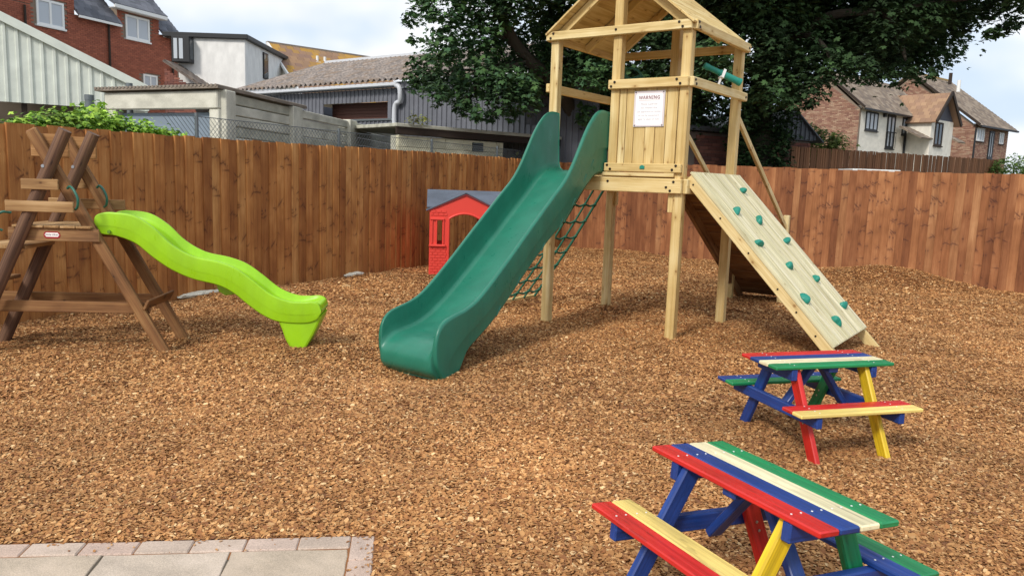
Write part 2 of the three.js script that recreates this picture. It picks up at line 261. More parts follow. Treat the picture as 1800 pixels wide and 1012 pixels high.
// ---------------------------------------------------------------- patio corner
{
  const base = extrude([[-0.006, -0.006], [4.6, -0.006], [4.6, 3.2], [-0.006, 3.2]], 0.1).rotateX(Math.PI / 2);
  const g = new THREE.Group(); g.name = 'patio'; g.userData.kind = 'structure'; g.position.set(PK[0], 0, PK[1]); g.rotation.y = Math.atan2(-PB[0], PB[1]) ; scene.add(g);
  g.rotation.y = Math.atan2(PB[0], PB[1]);        // local z runs along PB, local -x along PA
  mesh('joint_bed', boxAt(-4.6, -0.008, -0.12, -0.006, 0.008, 3.4), std(0x6b6255, 1), g);
  const pm = [0xd6bbae, 0xd0b6a8, 0xdcc3b6, 0xcdb8aa].map((c) => std(c, 0.95, { map: speckle, bumpMap: noiseBump, bumpScale: 0.004 }));
  const sm = [0xc8b6a4, 0xbba999, 0xcebdae, 0xafa093, 0xc4b2a0].map((c) => std(c, 0.95, { map: speckle, bumpMap: noiseBump, bumpScale: 0.006 }));
  for (let i = 0; i < 16; i++) { const x = -0.098 - i * 0.2015, m = plank('paver', x - 0.198 + R(-0.001, 0.001), x, -0.06, R(0.002, 0.005), R(0, 0.002), 0.099, pm, g, 0.005); m.rotation.y = R(-0.006, 0.006); }
  for (let i = 0; i < 15; i++) { const z = i * 0.2015, m = plank('paver', -0.095, R(-0.002, 0), -0.06, R(0.002, 0.005), z, z + 0.198, pm, g, 0.005); m.rotation.y = R(-0.005, 0.005); }
  // riven slabs with uneven edges
  let x = -0.101;
  const ws = [0.44, 0.46, 0.44, 0.6, 0.46, 0.45, 0.6, 0.45];
  for (let i = 0; i < 8; i++) {
    let z = 0.104;
    for (let j = 0; j < 6; j++) {
      const d = j === 0 ? [0.3, 0.29, 0.45, 0.3][i % 4] : 0.45, w = ws[i], pts = [], n = 5;
      const jit = () => R(-0.006, 0.006);
      for (let k = 0; k < n; k++) pts.push([x - w + w * k / n + jit(), z + 0.004 + jit() * 0.5]);
      for (let k = 0; k < n; k++) pts.push([x - 0.004 + jit() * 0.5, z + d * k / n + jit()]);
      for (let k = 0; k < n; k++) pts.push([x - w * k / n - 0.004 + jit(), z + d - 0.006 + jit() * 0.5]);
      for (let k = 0; k < n; k++) pts.push([x - w + 0.006 + jit() * 0.5, z + d - d * k / n + jit()]);
      const s = extrude(pts.map(([a, b]) => [a, -b]), 0.05, 0.004).rotateX(-Math.PI / 2).translate(0, -0.056 + R(0, 0.004), 0);
      mesh('slab', s, pick(sm), g); z += d + 0.004;
    }
    x -= ws[i] + 0.004;
  }
}

// ---------------------------------------------------------------- close-board fences
function closeBoard(t, pts, pitch, hAt, mats) {
  const shapes = [];
  for (let k = 0; k < 28; k++) {                    // feather-edge section, thick edge on the right, with its own strip of grain
    const w = pitch + 0.026, sec = [[0, 0.0], [0, -0.02], [0.004, -0.023], [w, -0.006], [w, 0.0]];
    const g = extrude(sec, 1).rotateX(-Math.PI / 2);          // section in x,z ; height along y, front faces -z
    g.computeVertexNormals(); shapes.push(woodUV(norm(g), 'y', undefined, TW, TH));
    const uv = shapes[k].attributes.uv; for (let i = 0; i < uv.count; i++) uv.setY(i, (uv.getY(i) - 0) * 1.85);
  }
  let s = 0;
  for (let i = 0; i + 1 < pts.length; i++) {
    const [ax, az] = pts[i], [bx, bz] = pts[i + 1], L = Math.hypot(bx - ax, bz - az), ux = (bx - ax) / L, uz = (bz - az) / L, n = Math.round(L / pitch), q = L / n;
    const ry = Math.atan2(-uz, ux);
    for (let k = 0; k < n; k++) {
      const x = ax + ux * q * k, z = az + uz * q * k, h = hAt(x, z) + R(-0.01, 0.01);
      const m = mesh('board', shapes[Math.floor(rnd() * 28)], pick(mats), t); const y0 = Math.min(0, terr(x, z)) - 0.05;
      m.position.set(x, y0, z); m.scale.set(q / pitch, h - y0, R(0.75, 1.45)); m.rotation.set(R(-0.004, 0.004), ry, R(-0.0035, 0.0035), 'YXZ');
    }
    for (const y of [0.35, 0.98, 1.6]) { const nx = uz, nz = -ux; bar('rail', [ax + nx * 0.035, y, az + nz * 0.035], [bx + nx * 0.035, y, bz + nz * 0.035], 0.04, 0.08, mats, t); }
    const np = Math.max(1, Math.round(L / 2.4)); for (let k = 0; k <= np; k++) { const x = lerp(ax, bx, k / np) + uz * 0.11, z = lerp(az, bz, k / np) - ux * 0.11; plank('post', x - 0.05, x + 0.05, -0.1, hAt(x, z) - 0.06, z - 0.05, z + 0.05, mats, t); }
    s += L;
  }
}
{
  const f = thing('board_fence', 'golden brown close-board fence behind the lime slide and red playhouse', 'fence', [0, 0, 0], 0, 'close-board fences round the yard');
  closeBoard(f, fencePts.slice(0, 5), 0.126, (x, z) => lerp(1.79, 1.865, smooth(-6.5, -16, z)), M.fence);
  const g = thing('board_fence', 'reddish brown close-board fence on the right behind the climbing wall', 'fence', [0, 0, 0], 0, 'close-board fences round the yard');
  closeBoard(g, fencePts.slice(4), 0.118, (x, z) => lerp(1.87, 1.805, smooth(-16, -12.5, z)), M.fenceRed);
}

function lump(label, x, z, l, w, turn, seed) { const g = new THREE.IcosahedronGeometry(1, 4), q = g.attributes.position; for (let i = 0; i < q.count; i++) { const v = V3(q.getX(i), q.getY(i), q.getZ(i)), k = 0.75 + 0.5 * fbm(v.x * 2.2 + seed, v.y * 2.2 + v.z * 2.2, seed, 3); q.setXYZ(i, v.x * l * k, v.y * 0.035 * k * (0.6 + 0.9 * fbm(v.x * 7 + seed, v.z * 7, seed + 3, 2)), v.z * w * k * (0.7 + 0.6 * fbm(v.x * 6, seed, seed + 5, 2))); } g.computeVertexNormals(); const m = mesh(numbered('concrete_lump'), g, M.concrete, scene); m.position.set(x, terr(x, z) + 0.015, z); m.rotation.y = turn; tag(m, label, 'rubble', 'spilled concrete at the fence foot'); }
lump('pale spilled concrete at the fence foot behind the lime slide', -3.55, -8.72, 0.30, 0.07, 1.08, 4);
lump('small pale concrete lump at the fence foot left of playhouse', -2.28, -11.05, 0.2, 0.06, 1.06, 9);

// ---------------------------------------------------------------- lofted slide shells
// R, B, K: rim, bed and bottom edge in side view [s, y]; hw half width; returns a closed shell, s along x, across along z
function slideShell(Rm, Bd, Kb, hw, step, sub = 4, wall = 0.045) {
  const crv = (a) => new THREE.CatmullRomCurve3(a.map((p) => V3(p[0], p[1], 0)), false, 'catmullrom', 0.5);
  const cr = crv(Rm), cb = crv(Bd), ck = crv(Kb), n = (Rm.length - 1) * sub, ring = [];
  for (let i = 0; i <= n; i++) {
    const t = i / n, r = cr.getPoint(t), b = cb.getPoint(t), k = ck.getPoint(t), e = smooth(1.0, 0.86, t);
    const m = k.clone().lerp(r, 0.42), d = r.clone().sub(b), pts = [];
    const st = step * e, side = (s) => {
      const a = [];
      a.push([k, hw - st - 0.012], [k.clone().lerp(r, 0.06), hw - st], [m.clone().lerp(k, 0.06), hw - st], [m, hw], [r.clone().lerp(m, 0.1), hw], [r.clone().lerp(m, 0.02), hw - 0.006], [r, hw - 0.018], [r, hw - 0.03], [r.clone().sub(d.clone().multiplyScalar(0.06)), hw - wall + 0.002]);
      a.push([b.clone().add(d.clone().multiplyScalar(0.45)), hw - wall - 0.006 * e], [b.clone().add(d.clone().multiplyScalar(0.16)), hw - wall - 0.014 * e], [b.clone().add(d.clone().multiplyScalar(0.04)), hw - wall - 0.032], [b, hw - wall - 0.062]);
      return a.map(([p, w]) => V3(p.x, p.y, s * w));
    };
    const Rr = side(1), Ll = side(-1).reverse();
    ring.push([...Rr, V3(b.x, b.y, 0), ...Ll, V3(k.x, k.y + 0.03 * e, 0)]);
  }
  const c = ring[0].length, pos = [], idx = [];
  for (const q of ring) for (const p of q) pos.push(p.x, p.y, p.z);
  for (let i = 0; i < n; i++) for (let j = 0; j < c; j++) { const a = i * c + j, b = i * c + (j + 1) % c, d = a + c, e = b + c; idx.push(a, b, e, a, e, d); }
  for (const i of [0, n]) {        // close the ends of the walls and of the bed, leaving the channel open
    const o = i * c, quad = (a, b, d, e) => { if (i) idx.push(o + a, o + d, o + b, o + a, o + e, o + d); else idx.push(o + a, o + b, o + d, o + a, o + d, o + e); };
    const mir = (k) => c - 2 - k, kk = c - 1, md = 13;
    for (const [a, b] of [[0, 12], [1, 11], [2, 10], [3, 9], [4, 8], [5, 7]]) { const a2 = a + 1, b2 = b - 1; quad(a, a2, b2, b); quad(mir(b), mir(b2), mir(a2), mir(a)); }
    quad(0, 12, md, kk); quad(kk, md, mir(12), mir(0));
  }
  const g = new THREE.BufferGeometry(); g.setAttribute('position', new THREE.Float32BufferAttribute(pos, 3)); g.setIndex(idx);
  g.setAttribute('uv', new THREE.Float32BufferAttribute(new Float32Array(pos.length / 3 * 2).map((_, i) => i % 2 ? pos[(i >> 1) * 3 + 2] * 2 + pos[(i >> 1) * 3 + 1] : pos[(i >> 1) * 3] * 2), 2));
  g.computeVertexNormals(); return g;
}

// ---------------------------------------------------------------- play tower
const TA = 0.622;
const tower = thing('play_tower', 'pale timber play tower with gable roof, dark green slide and climbing wall', 'play tower', [0.306, 0, -7.949], -TA);
{
  const t = tower, W = 1.487, D = 1.363, p = 0.09, pine = M.pine;
  const post = (x, z, y0, y1) => plank('post', x, x + p, y0, y1, z - p, z, pine, t, 0.008);
  post(0, 0, -0.12, 2.88); post(W - p, 0, -0.12, 2.88); post(0, -D + p, -0.12, 2.88); post(W - p, -D + p, -0.12, 2.88);
  plank('post', 0.70, 0.79, 1.52, 3.46, -0.09, -0.001, pine, t, 0.006); plank('post', 0.70, 0.79, 1.52, 3.46, -D, -D + 0.09, pine, t, 0.006);
  plank('packer', W - p - 0.05, W - p - 0.001, 1.2, 1.373, -0.075, -0.01, pine, t); plank('packer', p + 0.001, p + 0.03, 1.2, 1.373, -D + 0.01, -D + 0.06, pine, t);
  const bolt = (x, y, z, ax) => { const g = ax === 'z' ? cyl([x, y, z], [x, y, z + 0.008], 0.0125, 0.011, 10) : cyl([x, y, z], [x + 0.008, y, z], 0.0125, 0.011, 10); mesh('bolt', g, M.bolt, t); };
  const z1 = 0.045;
  // front: header, rails, beam
  plank('header', -0.035, W + 0.01, 2.822, 2.906, 0.001, z1, pine, t, 0.006); for (const [x, y] of [[0.05, 2.885], [0.02, 2.843], [W - 0.11, 2.885], [W - 0.075, 2.843], [0.745, 2.87]]) bolt(x, y, z1, 'z');
  plank('rail', 0.69, W + 0.008, 2.328, 2.414, 0.001, z1, pine, t, 0.006); for (const [x, y] of [[0.76, 2.39], [0.725, 2.352], [W - 0.1, 2.39], [W - 0.065, 2.352]]) bolt(x, y, z1, 'z');
  plank('rail', 0.685, W - 0.01, 1.562, 1.642, 0.001, z1 - 0.006, pine, t, 0.006); for (const [x, y] of [[0.72, 1.622], [0.755, 1.585], [W - 0.06, 1.625], [W - 0.095, 1.588]]) bolt(x, y, z1 - 0.006, 'z');
  plank('beam', 0.0, W + 0.004, 1.375, 1.508, 0.001, z1, pine, t, 0.006); for (const [x, y] of [[0.74, 1.47], [W - 0.07, 1.48], [W - 0.14, 1.43], [W - 0.1, 1.4]]) bolt(x, y, z1, 'z');
  plank('deck_edge', 0.5, W - 0.08, 1.522, 1.556, -0.001, 0.03, pine, t, 0.004);
  // panel of upright boards under the front rail
  let px = 0.794; for (const w of [0.075, 0.088, 0.118, 0.1, 0.108, 0.108]) { plank('panel_board', px, px + w - 0.005, 1.57, 2.345, -0.036, -0.012 + R(-0.002, 0.003), pine, t, 0.004, 'y'); px += w; }
  // left, right and back frames
  for (const [x0, x1, ax] of [[-0.045, -0.001, -1], [W + 0.001, W + 0.045, 1]]) {
    plank('header', x0, x1, 2.822, 2.906, -D - 0.03, -0.002, pine, t, 0.006); plank('rail', x0, x1, 2.332, 2.416, -D - 0.03, 0.0, pine, t, 0.006); plank('beam', x0, x1, 1.375, 1.508, -D, -0.002, pine, t, 0.006);
    if (ax > 0) for (const [y, z] of [[2.885, -0.035], [2.845, -0.055], [2.39, -0.035], [2.355, -0.055], [2.86, -D + 0.02], [2.37, -D + 0.02]]) bolt(x1, y, z, 'x');
  }
  plank('header', 0.0, W, 2.822, 2.906, -D - 0.045, -D - 0.001, pine, t, 0.006); plank('rail', 0.0, 0.8, 2.332, 2.416, -D - 0.045, -D - 0.001, pine, t, 0.006); plank('beam', 0.0, W, 1.375, 1.508, -D - 0.045, -D - 0.001, pine, t, 0.006);
  for (let i = 0; i < 10; i++) plank('deck_board', 0.003, W - 0.003, 1.51, 1.532, -0.093 - i * 0.118, -0.206 - i * 0.118, pine, t, 0.003);
  // roof: planks lie along the ridge, five on each slope, rafters under them
  const rise = 0.79, rid = V3(0.7435, 3.505, 0), n1 = Math.hypot(1, rise);
  for (const s of [-1, 1]) {
    const nrm = V3(s * rise, 1, 0).normalize();
    for (let i = 0; i < 6; i++) { const d = 0.084 + i * 0.1665, x = rid.x + s * d / n1 - nrm.x * 0.01, y = rid.y - d * rise / n1 - nrm.y * 0.01; bar('roof_plank', [x, y, 0.06 + R(-0.003, 0.003)], [x, y, -D - 0.07 + R(-0.003, 0.003)], 0.1645, 0.02, pine, t, nrm, 0.003); }
    for (const z of [-0.065, -D / 2, -D + 0.065]) { const f = (x, o) => [rid.x + s * x, rid.y - x * rise - o, z]; bar('rafter', f(0.02, 0.085), f(0.74, 0.085), 0.045, 0.075, pine, t, V3(0, 1, 0)); }
  }
  plank('ridge_beam', rid.x - 0.02, rid.x + 0.02, 3.36, 3.44, -D + 0.1, -0.1, pine, t);
  // warning sign, small badge
  const c = document.createElement('canvas'); c.width = 512; c.height = 544; const q = c.getContext('2d');
  q.fillStyle = '#d9cfd2'; q.fillRect(0, 0, 512, 544); q.fillStyle = '#fbfafa'; q.beginPath(); q.moveTo(50, 34); q.lineTo(462, 34); q.lineTo(484, 56); q.lineTo(484, 500); q.lineTo(462, 520); q.lineTo(50, 520); q.lineTo(28, 500); q.lineTo(28, 56); q.closePath(); q.fill();
  q.fillStyle = '#7a3f4c'; q.textAlign = 'center'; q.font = 'bold 74px sans-serif'; q.fillText('WARNING', 256, 126); q.fillRect(80, 142, 352, 4);
  q.fillStyle = '#8b808d'; q.font = '38px sans-serif';['Please supervise', 'the children that', 'use apparatus & climber', 'do not by equipment', 'aged 12 years or over'].forEach((s, i) => q.fillText(s, 256, 214 + i * 58));
  const st = new THREE.CanvasTexture(c); st.colorSpace = THREE.SRGBColorSpace;
  const sg = mesh('warning_sign', new THREE.BoxGeometry(0.31, 0.325, 0.004), M.white, t); sg.position.set(1.108, 2.142, -0.0035); sg.userData.label = 'white laminated warning sign';
  const face = mesh('sign_face', new THREE.PlaneGeometry(0.306, 0.321), std(0xffffff, 0.3, { map: st }), sg); face.position.z = 0.0035;
  for (const [x, y] of [[-0.14, 0.15], [0.14, 0.15], [-0.14, -0.15], [0.14, -0.15]]) { const s = mesh('screw', cyl([x, y, 0.004], [x, y, 0.009], 0.006, 0.005, 8), M.bolt, sg); void s; }
  const badge = mesh('badge', extrude([[-0.022, -0.012], [0.022, -0.012], [0.022, 0.01], [0, 0.02], [-0.022, 0.01]], 0.006, 0.002).translate(1.093, 1.605, z1 - 0.005), M.hold, t); badge.userData.label = 'small green plastic badge';

  // slide
  const Rm = [[-0.03, 2.125], [0.1, 2.13], [0.2, 2.10], [0.3, 2.02], [0.4, 1.905], [0.5, 1.755], [0.6, 1.605], [0.72, 1.465], [0.9, 1.32], [1.24, 1.05], [1.56, 0.79], [1.8, 0.605], [1.95, 0.505], [2.08, 0.452], [2.22, 0.42], [2.32, 0.39], [2.385, 0.335], [2.415, 0.26], [2.42, 0.17], [2.40, 0.06], [2.33, -0.05]];
  const Bd = [[-0.03, 1.565], [0.1, 1.562], [0.2, 1.55], [0.3, 1.51], [0.4, 1.44], [0.5, 1.355], [0.6, 1.27], [0.74, 1.16], [0.95, 0.99], [1.28, 0.735], [1.58, 0.51], [1.8, 0.365], [1.95, 0.29], [2.08, 0.25], [2.2, 0.23], [2.3, 0.212], [2.38, 0.175], [2.425, 0.125], [2.44, 0.07], [2.425, 0.0], [2.35, -0.07]];
  const Kb = [[-0.03, 1.545], [0.1, 1.535], [0.2, 1.50], [0.3, 1.43], [0.4, 1.345], [0.5, 1.26], [0.6, 1.17], [0.74, 1.05], [0.95, 0.915], [1.24, 0.69], [1.54, 0.44], [1.74, 0.29], [1.9, 0.195], [2.02, 0.12], [2.08, 0.03], [2.12, -0.04], [2.16, -0.08], [2.18, -0.09], [2.2, -0.095], [2.23, -0.1], [2.27, -0.1]];
  const sl = mesh('slide', slideShell(Rm, Bd, Kb, 0.305, 0.016, 5, 0.036), M.greenPlastic, t); sl.rotation.y = -Math.PI / 2; sl.position.set(0.388, 0, 0.0); sl.userData.label = 'dark green plastic wave slide';
  // ribs on the outer skirt
  for (const s of [1, -1]) for (const [a, b] of [[0.22, 1.66], [0.34, 1.52], [0.52, 1.30], [0.72, 1.115], [1.0, 0.915], [1.35, 0.645], [1.62, 0.42]]) mesh('skirt_rib', cyl([a, b, s * 0.283], [a + 0.05, b - 0.07, s * 0.283], 0.012, 0.008, 8), M.greenPlastic, sl);

  // climbing wall on the right: lengthwise boards on two stringers
  const A = [W + 0.05, 1.575], B = [W + 1.41, 0.16], L = Math.hypot(B[0] - A[0], B[1] - A[1]), dx = (B[0] - A[0]) / L, dy = (B[1] - A[1]) / L, nx = -dy, ny = dx;
  const cw = bar('climbing_wall', [A[0] - nx * 0.06 + dx * 0.02, A[1] - ny * 0.06 + dy * 0.02, -0.085], [A[0] + dx * (L + 0.2) - nx * 0.06, A[1] + dy * (L + 0.2) - ny * 0.06, -0.085], 0.045, 0.09, pine, t); cw.userData.label = 'sloping climbing wall with green holds';
  const put = (o) => { cw.updateMatrix(); const inv = cw.matrix.clone().invert(); o.updateMatrix(); o.applyMatrix4(inv); cw.add(o); return o; };
  put(bar('stringer', [A[0] - nx * 0.06, A[1] - ny * 0.06, -1.285], [A[0] + dx * (L + 0.22) - nx * 0.06, A[1] + dy * (L + 0.22) - ny * 0.06, -1.285], 0.045, 0.09, pine));
  for (let i = 0; i < 8; i++) { const z = -0.055 - 0.0785 - i * 0.157; const o = [nx * -0.003, ny * -0.003]; put(bar('wall_board', [A[0] + o[0] + dx * R(-0.004, 0.004), A[1] + o[1], z], [A[0] + dx * L + o[0], A[1] + dy * L + o[1], z], 0.1545, 0.022, M.pineGreen, undefined, V3(nx, ny, 0), 0.003));
    for (const k of [-0.04, 0, 0.04]) put(bar('board_bead', [A[0] + dx * 0.01 + nx * 0.0085, A[1] + dy * 0.01 + ny * 0.0085, z + k], [A[0] + dx * (L - 0.01) + nx * 0.0085, A[1] + dy * (L - 0.01) + ny * 0.0085, z + k], 0.031, 0.006, M.pineGreen, undefined, V3(nx, ny, 0), 0.0025)); }
  const holdG = (seed) => { const g = new THREE.IcosahedronGeometry(1, 2), q = g.attributes.position, r = rng(seed), a = r() * 6, b = 0.6 + r() * 0.5; for (let i = 0; i < q.count; i++) { const v = V3(q.getX(i), q.getY(i), q.getZ(i)), an = Math.atan2(v.z, v.x); let k = 1 + 0.22 * Math.sin(2 * an + a) + 0.1 * Math.sin(3 * an + a * 2); v.x *= k; v.z *= k * b; v.y = Math.max(v.y, -0.1) * (1 + 0.5 * v.x); q.setXYZ(i, v.x * 0.042, v.y * 0.045, v.z * 0.05); } g.computeVertexNormals(); return g; };
  const holds = [[0.23, 0.95], [0.49, 0.32], [0.61, 0.72], [0.86, 0.23], [0.88, 1.0], [1.15, 0.52], [1.34, 0.95], [1.48, 0.24], [1.68, 1.11], [1.78, 0.57]];
  holds.forEach(([s, z], i) => { const m = mesh('hand_hold', holdG(300 + i), M.hold); m.position.set(A[0] + dx * s + nx * 0.013, A[1] + dy * s + ny * 0.013, -z); m.quaternion.setFromUnitVectors(V3(0, 1, 0), V3(nx, ny, 0)); m.rotateY(i * 1.9); put(m); });
  for (const s of [0.1, 0.5, 0.9, 1.3, 1.55, 1.8]) { const m = mesh('bolt', cyl([0, 0, 0], [0, 0, 0.006], 0.009, 0.008, 8), M.bolt); m.position.set(A[0] + dx * s - nx * 0.06, A[1] + dy * s - ny * 0.06, -0.0625); put(m); }

  // boarded ramp with hand rails off the back
  const r0 = [1.50, -D - 0.05], rl = 2.35, rs = -1.46 / rl;
  const rp = bar('ramp', [0.80, 1.44, r0[1]], [0.80, -0.02, r0[1] - rl], 0.045, 0.12, M.brown, t); rp.userData.label = 'boarded ramp with hand rails behind the tower';
  const putr = (o) => { rp.updateMatrix(); const inv = rp.matrix.clone().invert(); o.updateMatrix(); o.applyMatrix4(inv); rp.add(o); };
  putr(bar('stringer', [1.46, 1.44, r0[1]], [1.46, -0.02, r0[1] - rl], 0.045, 0.12, pine));
  for (let i = 0; i < 17; i++) { const k = 0.05 + i * 0.141, z = r0[1] - k, y = 1.515 + rs * k; putr(bar('ramp_board', [0.775, y, z], [1.487, y, z], 0.158, 0.02, M.brown, undefined, V3(0, 1, rs).normalize())); }
  for (const x of [0.80, 1.46]) { putr(bar('hand_rail', [x, 2.16, -D - 0.005], [x, 0.98, -D - 1.95], 0.035, 0.06, pine)); const nw = mesh('newel', cbox(0.07, 1.25, 0.07, 0.006), pine[0]); nw.position.set(x, 0.5, -D - 1.99); putr(nw); }

  // rope net on the left
  const N = (u, w) => V3(-0.02 - 0.93 * u, 1.40 - 1.38 * u - 0.05 * Math.sin(u * Math.PI), -0.12 - 1.16 * w);
  const net = mesh('climbing_net', merge([tube([N(0, 0), N(0.5, 0), N(1, 0)], 0.015), tube([N(0, 1), N(0.5, 1), N(1, 1)], 0.015)]), M.rope, t); net.userData.label = 'green rope climbing net under the platform';
  for (const w of [0.2, 0.4, 0.6, 0.8]) mesh('rope', tube([N(0, w), N(0.5, w), N(1, w)], 0.012), M.rope, net);
  for (let i = 1; i <= 7; i++) { const u = i / 7.6, sag = 0.02; mesh('rope', tube([0, 0.1, 0.2, 0.3, 0.4, 0.5, 0.6, 0.7, 0.8, 0.9, 1].map((w, j) => { const p = N(u, w); if (j % 2) p.y -= sag; return p; }), 0.012, 0.012, 6, 30), M.rope, net); for (const w of [0, 0.2, 0.4, 0.6, 0.8, 1]) { const p = N(u, w); mesh('knot', new THREE.SphereGeometry(0.02, 8, 6).translate(p.x, p.y, p.z), M.rope, net); } }
  plank('net_anchor', -1.0, -0.94, -0.06, 0.04, -1.32, -0.08, pine, t);

  // steering wheel and telescope
  const wh = mesh('steering_wheel', new THREE.TorusGeometry(0.13, 0.012, 10, 32), M.handleGreen, t); wh.position.set(0.27, 2.585, -1.2); wh.rotation.set(-0.25, 0.45, 0); wh.userData.label = 'green toy steering wheel';
  for (let i = 0; i < 3; i++) { const a = i * 2.094 + 0.5; mesh('spoke', bar('s', [0, 0, 0], [Math.cos(a) * 0.125, Math.sin(a) * 0.125, 0], 0.008, 0.035, M.handleGreen).geometry.clone(), M.handleGreen, wh).rotation.z = a; wh.children[i].position.set(Math.cos(a) * 0.0625, Math.sin(a) * 0.0625, 0); }
  mesh('hub', cyl([0, 0, -0.12], [0, 0, 0.012], 0.03, 0.026, 14), M.handleGreen, wh);
  const tl = mesh('telescope', merge([cyl([0, 0, -0.17], [0, 0, 0.03], 0.033, 0.033, 18), cyl([0, 0, 0.03], [0, 0, 0.19], 0.027, 0.027, 18), cyl([0, 0, 0.15], [0, 0, 0.2], 0.031, 0.031, 18), cyl([0, 0, -0.2], [0, 0, -0.17], 0.038, 0.036, 18)]), M.hold, t); tl.position.set(W + 0.022, 2.525, -0.72); tl.quaternion.setFromUnitVectors(V3(0, 0, -1), V3(0.66, -0.34, -0.6).normalize()); tl.userData.label = 'green toy telescope on the right rail';
  mesh('bracket', merge([boxAt(-0.03, 0.03, -0.045, -0.032, -0.02, 0.02), boxAt(-0.038, -0.033, -0.045, 0.04, -0.014, 0.014), boxAt(0.033, 0.038, -0.045, 0.04, -0.014, 0.014), cyl([0, -0.12, 0], [0, -0.04, 0], 0.012)]), M.white, tl);
}

// ---------------------------------------------------------------- brown timber climber with lime slide
{
  const t = thing('toddler_climber', 'dark brown A-frame toddler climber with bright lime green wavy slide', 'climbing frame', [-2.707, 0, -5.936], 0.09);
  // local x to the right, front frame at z = 0, back frame at z = -0.47
  const leg = (a, b, r) => mesh('leg', cyl(a, b, r, r * 0.97, 14), M.log, t);
  for (const z of [0, -0.47]) {
    leg([-1.46, -0.06, z + 0.045], [-0.66, 1.70, z + 0.045], 0.049);
    bar('leg', [0.02, -0.06, z - 0.03], [-0.94, 1.70, z - 0.03], 0.058, 0.084, M.brown, t, V3(1, 0.5, 0), 0.014);
    mesh('bolt', cyl([-0.81, 1.43, z + 0.085], [-0.81, 1.43, z + 0.093], 0.014, 0.012, 10), M.steel, t);
    plank('gusset', -0.965, -0.69, 1.50, 1.672, z - 0.078, z - 0.059, M.gusset, t); 
  }
  const zf = 0.0;
  plank('rung_board', -0.965, -0.70, 1.255, 1.335, zf + 0.088, zf + 0.106, M.paleBrown, t); plank('rung_board', -1.085, -0.60, 1.09, 1.172, zf + 0.088, zf + 0.106, M.paleBrown, t);
  plank('rung_board', -0.965, -0.70, 1.255, 1.335, -0.47 - 0.078, -0.47 - 0.06, M.paleBrown, t); plank('rung_board', -1.085, -0.48, 1.09, 1.172, -0.47 - 0.078, -0.47 - 0.06, M.paleBrown, t);
  const db = plank('deck_fascia', -1.12, -0.46, 0.868, 0.965, zf + 0.003, zf - 0.0 + 0.02, M.brown, t); void db;
  plank('deck_fascia', -1.12, -0.46, 0.868, 0.965, -0.47 - 0.02, -0.47, M.brown, t);
  for (let i = 0; i < 5; i++) plank('deck_board', -1.08 + i * 0.115, -0.97 + i * 0.115, 0.967, 0.987, -0.50, 0.04, M.paleBrown, t);
  plank('step', -1.36, -1.0, 0.80, 0.83, -0.44, 0.01, M.paleBrown, t); plank('step', -1.4, -1.28, 0.52, 0.55, -0.44, 0.01, M.brown, t); plank('step', -1.5, -1.4, 0.27, 0.3, -0.44, 0.01, M.brown, t);
  plank('base_rail', -1.5, -0.135, 0.305, 0.393, zf - 0.085, zf - 0.062, M.brown, t); plank('base_rail', -1.5, -0.17, 0.30, 0.388, -0.47 - 0.085, -0.47 - 0.062, M.brown, t);
  bar('spreader', [-0.135, 0.385, 0.01], [-0.135, 0.385, -0.56], 0.02, 0.085, M.brown, t, V3(0.5, 1, 0));
  // sticker
  const c = document.createElement('canvas'); c.width = 256; c.height = 112; const q = c.getContext('2d'); q.fillStyle = '#a01c28'; q.fillRect(0, 0, 256, 112); q.fillStyle = '#f6f0ee'; q.beginPath(); q.moveTo(40, 18); q.lineTo(216, 18); q.lineTo(240, 54); q.lineTo(216, 88); q.lineTo(40, 88); q.lineTo(16, 54); q.closePath(); q.fill(); q.fillStyle = '#4a4650'; q.font = 'bold 40px sans-serif'; q.textAlign = 'center'; q.fillText('little tikes', 128, 67);
  const tx = new THREE.CanvasTexture(c); tx.colorSpace = THREE.SRGBColorSpace;
  const sh = new THREE.Shape(); sh.absellipse ? null : null; sh.moveTo(-0.035, -0.026); sh.lineTo(0.035, -0.026); sh.absarc(0.035, 0, 0.026, -Math.PI / 2, Math.PI / 2, false); sh.lineTo(-0.035, 0.026); sh.absarc(-0.035, 0, 0.026, Math.PI / 2, Math.PI * 1.5, false);
  const sgm = new THREE.ShapeGeometry(sh, 8), uvp = sgm.attributes.uv; for (let i = 0; i < uvp.count; i++) uvp.setXY(i, uvp.getX(i) / 0.122 + 0.5, uvp.getY(i) / 0.052 + 0.5);
  const stk = mesh('sticker', sgm, std(0xffffff, 0.3, { map: tx }), t); stk.position.set(-0.80, 0.915, 0.0225); stk.userData.label = 'red and white oval maker sticker';
  // loop handles
  for (const [x, y, z] of [[-0.63, 1.185, 0.03], [-0.63, 1.185, -0.47]]) { const h = mesh('handle', tube([[-0.03, 0.085, 0], [0.0, 0.10, 0.012], [0.05, 0.075, 0.03], [0.085, 0.01, 0.034], [0.07, -0.05, 0.024], [0.03, -0.07, 0]], 0.0095, 0.0095, 8, 30), M.handleGreen, t); h.position.set(x, y, z + 0.03); h.rotation.y = -0.3; }
  for (const z of [0.03, -0.47]) { const h = mesh('handle', tube([[0.05, 0.085, 0], [-0.0, 0.09, 0.03], [-0.05, 0.04, 0.034], [-0.05, -0.03, 0.02], [-0.02, -0.05, 0]], 0.0095, 0.0095, 8, 30), M.handleGreen, t); h.position.set(-1.13, 0.99, z); }
  // slide
  const Rm = [[-0.52, 1.02], [-0.51, 1.065], [-0.46, 1.09], [-0.38, 1.095], [-0.23, 1.075], [-0.09, 0.99], [0.04, 0.865], [0.2, 0.775], [0.39, 0.735], [0.53, 0.685], [0.66, 0.595], [0.8, 0.485], [0.94, 0.43], [1.05, 0.425], [1.125, 0.43], [1.175, 0.41], [1.195, 0.36]];
